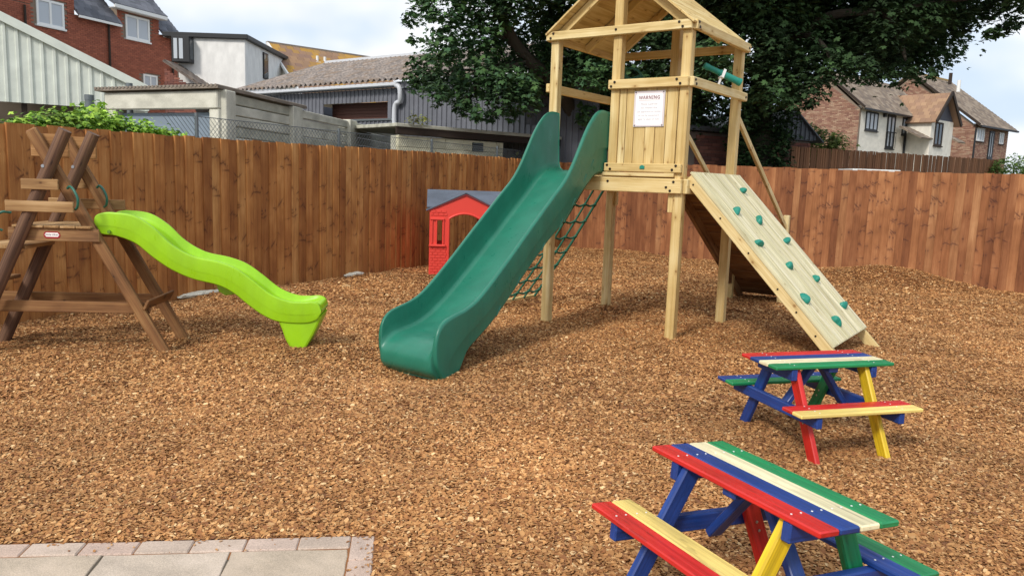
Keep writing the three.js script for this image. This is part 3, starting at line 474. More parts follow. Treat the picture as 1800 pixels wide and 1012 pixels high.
  const Kb = [[-0.515, 0.97], [-0.50, 0.935], [-0.45, 0.92], [-0.36, 0.91], [-0.22, 0.855], [-0.1, 0.755], [0.04, 0.66], [0.2, 0.59], [0.39, 0.545], [0.51, 0.485], [0.62, 0.395], [0.73, 0.315], [0.84, 0.265], [0.98, 0.25], [1.09, 0.256], [1.16, 0.285], [1.19, 0.33]];
  const Bd = Rm.map(([x, y], i) => [x + (i > 13 ? 0.006 : 0), y - [0, 0.01, 0.05, 0.075, 0.08, 0.08, 0.08, 0.08, 0.08, 0.08, 0.08, 0.075, 0.065, 0.05, 0.03, 0.012, 0.0][i]]);
  const s = mesh('slide', slideShell(Rm, Bd, Kb, 0.19, 0.006, 5, 0.034), M.lime, t); s.position.set(0, 0, -0.235); s.userData.label = 'lime green wavy plastic slide';
  const curve = new THREE.CatmullRomCurve3([V3(0.86, 0.29, 0), V3(0.895, 0.21, 0), V3(0.935, 0.1, 0), V3(0.985, 0.04, 0), V3(1.04, 0.045, 0), V3(1.09, 0.12, 0), V3(1.14, 0.22, 0), V3(1.175, 0.3, 0)]);
  mesh('foot', extrude(curve.getPoints(24).map((p) => [p.x, p.y]), 0.30, 0.018).translate(0, 0, -0.15), M.lime, s);
  mesh('foot', extrude([[0.26, 0.60], [0.31, 0.45], [0.36, 0.42], [0.43, 0.43], [0.47, 0.55]], 0.03, 0.006).translate(0, 0, -0.185), M.lime, s);
  mesh('screw_cap', cyl([-0.41, 0.945, 0.19], [-0.41, 0.945, 0.2], 0.014, 0.012, 12), std(lin(0.12, 0.25, 0.02), 0.5), s);
}

// ---------------------------------------------------------------- red playhouse
{
  const t = thing('playhouse', 'small red plastic playhouse with arched doorway and blue roof by the fence', 'playhouse', [-1.25, 0, -11.47], 0.10);
  const W = 1.05, D = 0.8, H = 0.98, shape = (door) => {
    const s = new THREE.Shape(); s.moveTo(0, 0); s.lineTo(W, 0); s.lineTo(W, H); s.lineTo(W / 2, 1.225); s.lineTo(0, H); s.closePath();
    if (door) { const h = new THREE.Path(); h.moveTo(0.29, 0.004); h.lineTo(0.74, 0.004); h.lineTo(0.74, 0.86); h.quadraticCurveTo(0.515, 1.02, 0.29, 0.86); h.closePath(); s.holes.push(h); }
    for (const [a, b] of [[0.10, 0.19], [0.86, 0.95]]) { const h = new THREE.Path(); h.moveTo(a, 0.47); h.lineTo(b, 0.47); h.lineTo(b, 0.86); h.lineTo(a, 0.86); h.closePath(); s.holes.push(h); }
    return new THREE.ExtrudeGeometry(s, { depth: 0.04, bevelEnabled: true, bevelSize: 0.006, bevelThickness: 0.006, bevelSegments: 2 });
  };
  mesh('front_wall', shape(true).translate(0, -0.02, -0.045), M.red, t); mesh('back_wall', shape(true).translate(0, -0.02, -D), M.red, t);
  for (const x of [0, W - 0.04]) plank('side_wall', x, x + 0.04, -0.02, H - 0.02, -D + 0.05, -0.05, M.red, t, 0.008);
  // arch trim, window frame and sill, brick relief
  const arch = []; for (let i = 0; i <= 12; i++) { const u = i / 12, x = lerp(0.28, 0.75, u), y = 0.86 + 0.08 * (1 - (2 * u - 1) ** 2); arch.push([x, y - 0.02 + 0.005, 0.008]); }
  const dt = mesh('door_trim', merge([tube(arch, 0.016, 0.016, 8, 30), boxAt(0.262, 0.29, -0.02, 0.85, -0.01, 0.02, 0.006), boxAt(0.74, 0.768, -0.02, 0.85, -0.01, 0.02, 0.006)]), M.red, t); void dt;
  for (const o of [0, 0.765]) {
    const f = mesh('window_frame', merge([boxAt(0.005 + o, 0.215 + o, 0.82, 0.85, -0.01, 0.03, 0.008), boxAt(0.02 + o, 0.045 + o, 0.47, 0.82, -0.01, 0.022, 0.006), boxAt(0.195 + o, 0.21 + o, 0.47, 0.82, -0.01, 0.022, 0.006), boxAt(0.09 + o, 0.11 + o, 0.45, 0.84, -0.01, 0.02, 0.006)]), M.red, t);
    mesh('window_sill', boxAt(-0.01 + o, 0.235 + o, 0.425, 0.462, -0.01, 0.045, 0.01), M.red, f);
  }
  const rel = []; for (let j = 0; j < 23; j++) { const y = 0.005 + j * 0.042; for (let i = 0; i < 4; i++) for (const o of [0, 0.78]) { let a = 0.012 + i * 0.078 - (j % 2 ? 0.039 : 0) + o, b = a + 0.072; a = Math.max(a, o + 0.008); b = Math.min(b, o + 0.255); if (b - a < 0.01 || (y > 0.40 && y < 0.86)) continue; rel.push(boxAt(a, b, y, y + 0.036, -0.005, 0.0105, 0.003)); } }
  stuff(mesh('brick_relief', merge(rel), M.red, t));
  // main roof and front gable roof
  for (const s of [1, -1]) { const z0 = -D / 2, z1 = -D / 2 + s * (D / 2 - 0.01), g = bar('roof_panel', [-0.05, (1.255 + 1.0) / 2, (z0 + z1) / 2], [W + 0.05, (1.255 + 1.0) / 2, (z0 + z1) / 2], 0.46, 0.022, M.roofBlue, t, V3(0, 1, s * 0.65).normalize(), 0.006); for (let k = 0; k < 4; k++) { const r = mesh('shingle_row', cbox(W + 0.098, 0.01, 0.11, 0.003), M.roofBlue, g); r.position.set(0, 0.012, -0.165 + k * 0.11); r.rotation.x = s * 0.05; } }
  for (const s of [1, -1]) bar('gable_roof', [W / 2, 1.232, -0.17], [W / 2 + s * (W / 2 + 0.06), 1.232 - 0.273, -0.17], 0.40, 0.018, M.roofBlue, t, V3(0, 1, 0), 0.006);
  for (const s of [1, -1]) bar('barge_board', [W / 2, 1.205, 0.012], [W / 2 + s * (W / 2 + 0.05), 0.95, 0.012], 0.02, 0.022, std(lin(0.22, 0.03, 0.035), 0.6), t);
  plank('door_bell', 0.79, 0.83, 0.76, 0.83, 0.004, 0.02, M.white, t);
}

// ---------------------------------------------------------------- picnic tables
function picnic(pos, turn, label, col) {       // local x along the planks, +z the near side
  const t = thing('picnic_table', label, 'picnic table', pos, turn, 'rainbow picnic tables'), h = 0.5, L = col.len ?? 0.77;
  const b = 0.006, nail = (x, y, z, par) => mesh('screw', cyl([x, y, z], [x, y + 0.0015, z], 0.0035, 0.0035, 8), M.white, par);
  const wd = col.w ?? 0.083;
  col.top.forEach((c, i) => { const z = (1.5 - i) * (wd + 0.004); const m = plank('top_plank', -L / 2, L / 2, h - 0.02, h, z - wd / 2, z + wd / 2, P[c], t, b); for (const x of [-0.26, 0.26]) for (const k of [-0.02, 0.02]) nail(x, 0.0105, k, m); });
  for (const [s, cs] of [[1, col.near], [-1, col.far]]) cs.forEach((c, i) => { const z = s * (0.284 + i * (wd + 0.004)); const m = plank('seat_plank', -L / 2, L / 2, 0.283, 0.303, z - wd / 2, z + wd / 2, P[c], t, b); for (const x of [-0.26, 0.26]) for (const k of [-0.02, 0.02]) nail(x, 0.0105, k, m); });
  for (const x of [-0.26, 0.26]) {
    plank('top_bearer', x - 0.018, x + 0.018, h - 0.085, h - 0.021, -0.165, 0.165, P.blue, t, 0.005);
    plank('seat_bearer', x - 0.018, x + 0.018, 0.218, 0.2815, -0.40, 0.40, P.blue, t, 0.005);
    for (const s of [1, -1]) { const c = col.legs[(x > 0 ? 2 : 0) + (s > 0 ? 0 : 1)], o = x > 0 ? -0.034 : 0.034; const lg = bar('leg', [x + o, -0.03, s * 0.36], [x + o, h - 0.03, s * 0.105], 0.03, 0.07, P[c], t, V3(0, 0.5, s), 0.005); for (const y of [-0.02, 0.02]) mesh('bolt', cyl([y, 0, x > 0 ? 0.015 : -0.015], [y, 0, x > 0 ? 0.018 : -0.018], 0.006, 0.006, 8), M.steel, lg); }
    bar('brace', [x - Math.sign(x) * 0.06, 0.225, 0], [Math.sign(x) * 0.03, h - 0.045, 0], 0.06, 0.03, P.blue, t, V3(0, 1, 0));
  }
  plank('top_batten', -0.03, 0.03, h - 0.05, h - 0.021, -0.15, 0.15, P.blue, t);
  return t;
}
picnic([1.765, 0, -4.345], 0.28, 'rainbow painted child picnic table further back, beside the climbing wall foot', { top: ['green', 'cream', 'blue', 'red'], near: ['red', 'pale'], far: ['green', 'blue'], legs: ['red', 'blue', 'yellow', 'green'] });
const nearTable = picnic([0.833, -0.01, -2.46], -1.095, 'rainbow painted child picnic table closest to the viewer, cut off by the bottom edge', { top: ['red', 'blue', 'cream', 'green'], near: ['pale', 'red'], far: ['blue', 'green'], legs: ['blue', 'red', 'yellow', 'green'] });
nearTable.rotation.set(-0.07, -1.095, 0, 'YXZ');      // stands a little askew on the uneven chips

// ---------------------------------------------------------------- parts for buildings
const brickG = cbox(1, 1, 1, 0.03);
const brickPal = { red: [[0.34, 0.105, 0.06], [0.31, 0.095, 0.055], [0.37, 0.115, 0.065], [0.29, 0.088, 0.052]], buff: [[0.33, 0.185, 0.125], [0.285, 0.15, 0.10], [0.37, 0.22, 0.15], [0.25, 0.125, 0.09], [0.40, 0.265, 0.18]], plum: [[0.24, 0.09, 0.065], [0.20, 0.075, 0.055], [0.29, 0.115, 0.08], [0.17, 0.07, 0.055]] };
const brickMat = std(0xffffff, 0.9);
// bricks of a wall face in the xy plane of a part; skip(x, y) leaves openings out, top(x) is the wall's top
function bricks(parent, x0, x1, y0, y1, z, pal, skip, top, seed, single) {
  const r = rng(seed), list = [], bw = 0.215, bh = 0.065, pw = 0.225, ph = 0.075, mats = single && pal.map((c) => std(lin(...c), 0.9, { map: stain }));
  for (let j = 0; y0 + j * ph + bh < y1; j++) { const y = y0 + j * ph; for (let i = -1; x0 + i * pw < x1; i++) {
    let a = x0 + i * pw + (j % 2 ? pw / 2 : 0), b = a + bw; a = Math.max(a, x0); b = Math.min(b, x1); if (b - a < 0.03) continue;
    const m = (a + b) / 2; if (skip && (skip(a, y) || skip(b, y + bh) || skip(m, y + bh / 2))) continue; if (top && (y + bh > top(a) || y + bh > top(b))) continue;
    const c = pal[Math.floor(r() * pal.length)], k = 0.9 + 0.2 * r(), zz = z + (r() - 0.5) * 0.003;
    if (single) { const q = mesh('brick', single, mats[Math.floor(r() * mats.length)], parent); q.position.set(m, y + bh / 2, zz); q.scale.set(b - a, bh, 0.03); }
    else { dummy.position.set(m, y + bh / 2, zz); dummy.rotation.set(0, 0, 0); dummy.scale.set(b - a, bh, 0.03); dummy.updateMatrix(); list.push([dummy.matrix.clone(), new THREE.Color().setRGB(c[0] * k, c[1] * k, c[2] * k)]); }
  } }
  if (!single) return instanced('brick_face', brickG, brickMat, list, parent);
}
const tileG = cbox(1, 1, 1, 0.06);
// roof slope: o corner at the eave, e along the eave (length L), s up the slope (length H)
function tiles(parent, name, o, e, s, L, H, pal, seed, tw = 0.3, th = 0.3, clip, mat) {
  const r = rng(seed), list = [], E = e.clone().normalize(), S = s.clone().normalize(), N = E.clone().cross(S).normalize(); if (N.y < 0) N.negate();
  const slab = [], a = o, b = o.clone().addScaledVector(E, L), c = b.clone().addScaledVector(S, H), d = a.clone().addScaledVector(S, H);
  const pb = (clip && clip.poly ? clip.poly : [[0, 0], [L, 0], [L, H], [0, H]]).map(([u, v]) => o.clone().addScaledVector(E, u).addScaledVector(S, v));
  const pos = [], dn = N.clone().multiplyScalar(-0.06), up = N.clone().multiplyScalar(-0.004); const tri = (...q) => q.forEach((v) => pos.push(v.x, v.y, v.z));
  const tp = pb.map((v) => v.clone().add(up)), bt = pb.map((v) => v.clone().add(dn));
  for (let i = 1; i + 1 < pb.length; i++) { tri(tp[0], tp[i], tp[i + 1]); tri(bt[0], bt[i + 1], bt[i]); }
  for (let i = 0; i < pb.length; i++) { const j = (i + 1) % pb.length; tri(tp[i], bt[i], bt[j]); tri(tp[i], bt[j], tp[j]); }
  const g = new THREE.BufferGeometry(); g.setAttribute('position', new THREE.Float32BufferAttribute(pos, 3)); g.computeVertexNormals(); g.setAttribute('uv', new THREE.Float32BufferAttribute(new Float32Array(pos.length / 3 * 2), 2));
  const roof = mesh(name, g, std(lin(...pal[0]), 0.9), parent); void slab; void c; void d;
  const q = new THREE.Quaternion().setFromRotationMatrix(new THREE.Matrix4().makeBasis(E, N, E.clone().cross(N))), tilt = new THREE.Quaternion().setFromAxisAngle(E, 0);
  const lean = new THREE.Quaternion().setFromAxisAngle(V3(1, 0, 0), 0.11 * Math.sign(E.clone().cross(N).dot(S)) * -1);
  for (let j = 0; j * th < H - 0.02; j++) for (let i = -1; i * tw < L; i++) {
    let u0 = i * tw + (j % 2 ? tw / 2 : 0), u1 = u0 + tw * 0.97; u0 = Math.max(u0, 0); u1 = Math.min(u1, L); if (u1 - u0 < 0.04) continue; const v0 = j * th, v1 = Math.min(v0 + th * 1.12, H);
    if (clip && clip.ok && !clip.ok((u0 + u1) / 2, v0 + th / 2)) continue;
    dummy.position.copy(o).addScaledVector(E, (u0 + u1) / 2).addScaledVector(S, (v0 + v1) / 2).addScaledVector(N, 0.016 + 0.004 * r()); dummy.quaternion.copy(q).multiply(lean); dummy.scale.set(u1 - u0, 0.03, v1 - v0); dummy.updateMatrix();
    const ci = Math.floor(r() * pal.length), cc = clip && clip.lichen && fbm(u0 * 2.2, v0 * 1.6, 17, 3) + 0.3 * v0 / H + 0.3 * r() > 0.9 ? clip.lichen[ci % 2] : pal[ci], k = 0.92 + 0.16 * r(); list.push([dummy.matrix.clone(), new THREE.Color().setRGB(cc[0] * k, cc[1] * k, cc[2] * k)]);
  }
  dummy.quaternion.identity(); void tilt; instanced('tile_face', tileG, mat || brickMat, list, roof); return roof;
}
function win(parent, x0, x1, y0, y1, z, frameMat, opt = {}) {
  const f = opt.f ?? 0.06, d = 0.05, gs = [boxAt(x0, x1, y1 - f, y1, z, z + d), boxAt(x0, x1, y0, y0 + f, z, z + d), boxAt(x0, x0 + f, y0 + f, y1 - f, z, z + d), boxAt(x1 - f, x1, y0 + f, y1 - f, z, z + d)];
  const n = opt.n ?? 2, wd = (x1 - x0 - f) / n; for (let i = 1; i < n; i++) gs.push(boxAt(x0 + wd * i, x0 + wd * i + f, y0 + f, y1 - f, z, z + d));
  const w = mesh(opt.name ?? 'window', merge(gs), frameMat, parent);
  for (let i = 0; i < n; i++) mesh('pane', boxAt(x0 + wd * i + f, x0 + wd * (i + 1), y0 + f, y1 - f, z + 0.012, z + 0.02, 0.001), opt.pane ?? M.paneGrey, w);
  if (opt.sill !== false) mesh('sill', boxAt(x0 - 0.05, x1 + 0.05, y0 - 0.07, y0 - 0.002, z - 0.02, z + 0.1), opt.sillMat ?? frameMat, w);
  return w;
}
function ribbed(w, y0, top, pitch, depth, x0 = 0) {        // profiled sheet in the xy plane, ribs upright
  const pr = []; for (let x = 0; x < w - 1e-6; x += pitch) for (const [a, z] of [[0, 0], [0.66, 0], [0.72, depth], [0.94, depth]]) if (x + a * pitch <= w) pr.push([x + a * pitch, z]); pr.push([w, 0]);
  const pos = [], uv = []; const quad = (a, b, c, d) => { for (const q of [a, b, c, a, c, d]) { pos.push(...q); uv.push(q[0], q[1]); } };
  for (let i = 0; i + 1 < pr.length; i++) { const [a, za] = pr[i], [b, zb] = pr[i + 1]; for (const [o, fl] of [[0, 0], [-0.004, 1]]) { const q = [[x0 + a, y0, za + o], [x0 + b, y0, zb + o], [x0 + b, top(x0 + b), zb + o], [x0 + a, top(x0 + a), za + o]]; if (fl) q.reverse(); quad(...q); } }
  const g = new THREE.BufferGeometry(); g.setAttribute('position', new THREE.Float32BufferAttribute(pos, 3)); g.setAttribute('uv', new THREE.Float32BufferAttribute(uv, 2)); g.computeVertexNormals(); return g;
}

// ---------------------------------------------------------------- cream profiled shed, left
{
  const t = thing('metal_shed', 'pale cream ribbed metal shed with sloping verge on the far left', 'shed', [-10.451, 0, -16], 0.5092);
  const top = (x) => 4.36 - x * 0.46;
  for (let i = 0; i < 26; i++) { const x = -2.9 + i * 0.215; if (x > 2.6) break; mesh('cladding_sheet', ribbed(0.215, 2.66, top, 0.215, 0.028, x), M.cladCream, t); }
  bar('verge_trim', [-3.0, top(-3.0) - 0.02, 0.05], [2.72, top(2.72) - 0.02, 0.05], 0.09, 0.17, M.cladCream, t);
  bar('roof', [-3.0, top(-3.0) + 0.06, -2.5], [2.74, top(2.74) + 0.06, -2.5], 5.0, 0.04, M.cladCream, t);
  plank('side_wall', 2.6, 2.66, 0, 3.1, -5, -0.02, M.cladCream, t); plank('eave_gutter', 2.68, 2.8, 3.02, 3.12, -5, 0.05, M.galv, t);
  plank('back_wall', -3, 2.58, -0.1, 3.0, -4.9, -4.8, M.planking, t); plank('partition', -3.0, -2.9, -0.1, 2.7, -4.8, -0.1, M.planking, t); for (const x of [-2.4, -1.1, 0.3, 1.6]) plank('post', x, x + 0.1, -0.1, 2.66, -0.2, -0.1, M.darkBrown, t);
}
// ---------------------------------------------------------------- red brick house with slate roof
{
  const t = thing('brick_house', 'red brick house with grey slate roof and white windows behind cream shed', 'house', [-19.36, 0, -29.73], 1.1972);
  const x0 = -3.5, x1 = 8.55, ev = 7.5, slate = [[0.115, 0.122, 0.145], [0.095, 0.10, 0.12], [0.135, 0.14, 0.165], [0.085, 0.09, 0.108]];
  plank('wall', x0, x1, -0.1, ev, -6, -0.02, M.mortar, t);
  const W1 = [1.45, 2.64, 6.8, 7.8], W2 = [5.62, 6.93, 7.02, 8.02], W3 = [6.5, 7.3, 4.6, 5.6];
  const skip = (x, y) => [W1, W2, W3].some(([a, b, c, d]) => x > a - 0.02 && x < b + 0.02 && y > c - 0.05 && y < d + 0.02);
  bricks(t, x0, x1, 3.2, ev - 0.02, 0, brickPal.red, skip, null, 501);
  plank('dormer_wall', x0, 3.12, ev - 0.02, 8.8, -2, -0.02, M.mortar, t); bricks(t, x0, 3.12, ev, 8.8, 0, brickPal.red, skip, null, 502);
  plank('dormer_wall', 5.23, 7.5, ev - 0.02, 8.26, -1.6, -0.021, M.mortar, t); bricks(t, 5.23, 7.5, ev, 8.22, -0.001, brickPal.red, skip, null, 503);
  win(t, ...[W1[0], W1[1], W1[2], W1[3]], -0.01, M.white, { f: 0.09 }); win(t, ...W2, -0.01, M.white, { f: 0.09 }); win(t, ...W3, -0.01, M.white, { f: 0.08 });
  const up = V3(0, 1, -1).normalize();
  tiles(t, 'roof', V3(3.12, ev - 0.02, 0.28), V3(1, 0, 0), up, 2.11, 5, slate, 511, 0.33, 0.26); tiles(t, 'roof', V3(7.5, ev - 0.02, 0.28), V3(1, 0, 0), up, 1.2, 5, slate, 512, 0.33, 0.26);
  tiles(t, 'dormer_roof', V3(4.8, 8.29, 0.35), V3(1, 0, 0), V3(0, 0.55, -1).normalize(), 2.9, 4.0, slate, 513, 0.33, 0.26);
  plank('fascia', 3.13, 5.22, ev - 0.13, ev - 0.03, 0.22, 0.29, M.white, t); plank('fascia', 7.52, 8.72, ev - 0.13, ev - 0.03, 0.22, 0.29, M.white, t); plank('fascia', 4.82, 7.68, 8.14, 8.28, 0.26, 0.35, M.white, t);
  plank('soffit', 4.82, 7.68, 8.12, 8.139, -0.02, 0.34, M.white, t);
  for (const x of [0.93, 4.7, 8.2]) mesh('downpipe', cyl([x, 2, 0.08], [x, ev - 0.1, 0.08], 0.045), M.darkBrown, t);
  plank('gable_wall', x1 - 0.02, x1 + 0.16, -0.1, ev + 0.2, -6, -0.03, M.mortar, t); { const g = new THREE.Group(); void g; }
}
// ---------------------------------------------------------------- white rendered block with porch and dark bay
{
  const t = thing('rendered_house', 'white rendered flat-roofed house extension with black fascia and narrow dark window', 'house', [-12.42, 0, -30.45], 0);
  plank('wall', -0.66, 1.91, -0.1, 6.4, -5, 0, M.render2, t, 0.02); plank('roof', -1.2, 2.05, 6.38, 6.56, -5.2, 0.14, M.black, t, 0.02);
  const w = mesh('window', merge([boxAt(1.90, 1.96, 5.2, 6.25, -2.65, -2.05)]), M.black, t); mesh('pane', boxAt(1.955, 1.968, 5.25, 6.2, -2.6, -2.1, 0.001), M.glass, w);
  const bay = plank('bay_window', -0.72, -0.05, 5.42, 6.37, 0.002, 0.45, M.black, t, 0.01); mesh('pane', boxAt(-0.25, 0.1, -0.36, 0.38, 0.226, 0.232, 0.001), M.paneGrey, bay); mesh('pane', boxAt(0.336, 0.342, -0.36, 0.38, -0.15, 0.15, 0.001), M.glass, bay); mesh('mullion', boxAt(-0.11, -0.05, -0.36, 0.38, 0.23, 0.245), M.black, bay);
  tiles(t, 'porch_roof', V3(0.66, 4.55, 0.0), V3(0, 0, 1), V3(-1.3, 0.8, 0).normalize(), 1.4, 1.5, [[0.16, 0.125, 0.105], [0.12, 0.095, 0.08], [0.2, 0.16, 0.13]], 531, 0.3, 0.24);
  plank('porch_wall', -0.66, 0.5, -0.1, 4.55, 0.002, 1.25, M.darkBrown, t); bricks(t, -0.64, 0.5, 3.4, 5.2, 1.25, brickPal.plum, null, (x) => 4.5 + (0.5 - x) * 0.6, 532); 
}
// ---------------------------------------------------------------- house with orange lichened roof, far
{
  const t = thing('tiled_house', 'distant house roof of brown tiles with orange lichen and two vents', 'house', [-11.402, 0, -36], 0.7212);
  plank('wall', 0.3, 5.3, -0.1, 5.0, -4.0, 0.6, M.render, t);
  const dn = V3(0, 1, -1.35).normalize();
  const roof = tiles(t, 'roof', V3(-0.0, 4.6, 3.47), V3(1, 0, 0), dn, 5.6, 4.32, [[0.30, 0.18, 0.10], [0.28, 0.165, 0.10], [0.29, 0.175, 0.105], [0.27, 0.16, 0.10], [0.25, 0.15, 0.105]], 541, 0.33, 0.3, { lichen: [[0.42, 0.235, 0.05], [0.36, 0.205, 0.065]] }); void roof;
  tiles(t, 'roof', V3(0, 4.6, -3.5), V3(1, 0, 0), V3(0, 1, 1.35).normalize(), 5.6, 4.32, [[0.34, 0.20, 0.10], [0.30, 0.16, 0.085]], 542, 0.33, 0.24);
  mesh('gable_wall', extrude([[3.4, 0], [-3.4, 0], [-3.4, 4.6], [0, 7.08], [3.4, 4.6]], 0.2).rotateY(-Math.PI / 2).translate(0.26, 0, 0), M.render, t);
  bar('verge', [-0.03, 7.17, 0], [-0.03, 4.6, 3.5], 0.08, 0.12, M.white, t); plank('ridge', -0.05, 5.65, 7.12, 7.24, -0.1, 0.1, M.fibre, t);
  for (const x of [2.0, 2.38]) { mesh('vent', merge([cyl([x, 6.45, 0.85], [x, 6.78, 0.85], 0.06), boxAt(x - 0.12, x + 0.12, 6.42, 6.5, 0.75, 0.98)]), M.white, t); }
}
// ---------------------------------------------------------------- concrete garage and panel wall
{
  const t = thing('concrete_garage', 'old concrete panel garage with blue door and thin corrugated roof', 'garage', [-6.33, 0, -12.2], -0.4414);
  // local front at z = 0, right front corner at x = 2.34
  plank('lintel', -0.02, 2.33, 2.30, 2.55, -0.05, 0.07, M.concrete, t, 0.015); plank('pillar', -0.02, 0.2, -0.1, 2.297, -0.1, 0.05, M.concrete, t, 0.01); plank('pillar', 2.15, 2.33, -0.1, 2.297, -0.1, 0.05, M.concrete, t, 0.01);
  const door = plank('door', 0.2, 2.15, -0.1, 2.26, -0.12, -0.07, M.doorBlue, t, 0.004); for (let i = 0; i < 6; i++) mesh('door_panel', cbox(1.94, 0.36, 0.02, 0.008), M.doorBlue, door).position.set(0, 0.95 - i * 0.375, 0.03);
  const gx = -0.309, gz = -0.951, GL = 2.95;          // the side wall's direction: the plan is a skewed rectangle
  mesh('roof', extrude([[-0.14, -0.14], [2.42, -0.14], [2.42 + gx * GL, -gz * GL], [-0.14 + gx * GL, -gz * GL]], 0.03).rotateX(-Math.PI / 2).translate(0, 2.575, 0), M.fibre, t);
  for (let i = 0; i < 33; i++) { const x = -0.11 + i * 0.078; mesh('roof_rib', cyl([x, 2.615, 0.15], [x + gx * GL, 2.615, gz * GL], 0.02, 0.02, 8), M.fibre, t); }
  plank('wall', -0.85, 1.3, -0.1, 2.55, -2.85, -2.75, M.concrete, t); 
}
{
  const t = thing('concrete_wall', 'stepped concrete panel wall running back from the garage', 'wall', [-4.197, 0, -11.2], 1.4436);
  const tops = [2.56, 2.55, 2.55], xs = [0, 2.33, 5.22, 8.9];
  xs.forEach((x) => plank('post', x, x + (x > 5 ? 0.42 : x > 2 ? 0.4 : 0.28), -0.1, 2.57, -0.12, 0.06, M.concrete, t, 0.012));
  for (let i = 0; i < 3; i++) for (let j = 0; j < 16; j++) { const w = [0.28, 0.4, 0.42][i], y1 = 2.545 - j * 0.157; plank('panel', xs[i] + w + 0.004, xs[i + 1] - 0.004, y1 - 0.145, y1, -0.07, R(-0.02, 0.004), [M.concreteDark, M.concrete], t, 0.012); }
}
// ---------------------------------------------------------------- grey clad workshop
{
  const t = thing('workshop', 'long grey ribbed-clad workshop with mottled corrugated roof and white downpipe', 'workshop', [-8.076, 0, -25], -0.6425);
  const ev = 3.80, x0 = -1.1, x1 = 12.2, oa = 3.15, ob = 5.64, oy0 = 2.98, oy1 = 3.45;
  for (let i = 0; i < 20; i++) { const a = x0 + i * 0.672; if (a > x1 - 0.3) break; const inside = a + 0.3 > oa && a + 0.3 < ob; if (inside) { mesh('cladding_sheet', ribbed(0.672, oy1, () => ev, 0.168, 0.03, a), M.cladGrey, t); mesh('cladding_sheet', ribbed(0.672, 0, () => oy0, 0.168, 0.03, a), M.cladGrey, t); } else mesh('cladding_sheet', ribbed(0.672, 0, () => ev, 0.168, 0.03, a), M.cladGrey, t); }
  plank('back_wall', x0, x1, -0.1, ev, -4.2, -4.1, M.planking, t);
  const sh = plank('shutter', oa - 0.4, ob + 0.4, oy0 - 0.1, oy1 + 0.05, -0.5, -0.47, M.shutter, t); for (let i = 0; i < 6; i++) mesh('slat', cbox(3.2, 0.085, 0.02, 0.008), M.shutter, sh).position.set(0, -0.24 + i * 0.095, 0.02);
  plank('sill', oa - 0.3, ob + 0.3, oy0 - 0.04, oy0 + 0.012, -0.45, 0.06, M.galv, t);
  plank('gutter', -0.75, 6.2, ev + 0.02, ev + 0.12, 0.14, 0.27, M.gutter, t, 0.02); plank('fascia', x0, x1, ev, ev + 0.14, 0.04, 0.12, M.cladGrey, t);
  mesh('downpipe', tube([[6.12, ev + 0.05, 0.2], [6.26, ev - 0.02, 0.2], [6.28, ev - 0.26, 0.18], [6.23, ev - 0.38, 0.14], [6.08, ev - 0.42, 0.12], [6.02, ev - 0.52, 0.12], [6.01, 2.6, 0.12], [6.01, 0.2, 0.12]], 0.068, 0.068, 10, 60), M.gutter, t);
  const rise = V3(0, 0.36, -1).normalize(), w = x1 - x0 + 0.1, n = 480, len = 4.0, pos = [], idx = [], uv = [];
  for (let i = 0; i <= n; i++) for (const k of [0, 1]) { const x = x0 - 0.05 + w * i / n, q = Math.sin(i * Math.PI / 4) * 0.045; pos.push(x, ev + 0.18 + rise.y * len * k + q, 0.3 + rise.z * len * k); uv.push(x * 0.6, k * 2.4); }
  for (let i = 0; i < n; i++) { const a = i * 2; idx.push(a, a + 2, a + 3, a, a + 3, a + 1); }
  const g = new THREE.BufferGeometry(); g.setAttribute('position', new THREE.Float32BufferAttribute(pos, 3)); g.setAttribute('uv', new THREE.Float32BufferAttribute(uv, 2)); g.setIndex(idx); g.computeVertexNormals();
  const lich = tex(512, 512, (u, v, o) => { const a = pfbm(u * 24, v * 24, 24, 24, 88, 4), b = pfbm(u * 5, v * 5, 5, 5, 89, 4); mix3(hex(0x6f6864), hex(0xa89a90), clamp(a * 1.6 - 0.3, 0, 1), o); if (b > 0.52) mix3([o[0], o[1], o[2]], hex(0x86705c), (b - 0.52) * 3, o); });
  mesh('roof', g, std(0xffffff, 0.95, { map: lich, side: THREE.DoubleSide }), t); bar('ridge_cap', [x0, ev + 0.2 + rise.y * len, 0.3 + rise.z * len], [x1, ev + 0.2 + rise.y * len, 0.3 + rise.z * len], 0.25, 0.09, M.gutter, t);
  plank('end_wall', x0 - 0.06, x0, 0, ev, -5, 0, M.cladGrey, t);
}
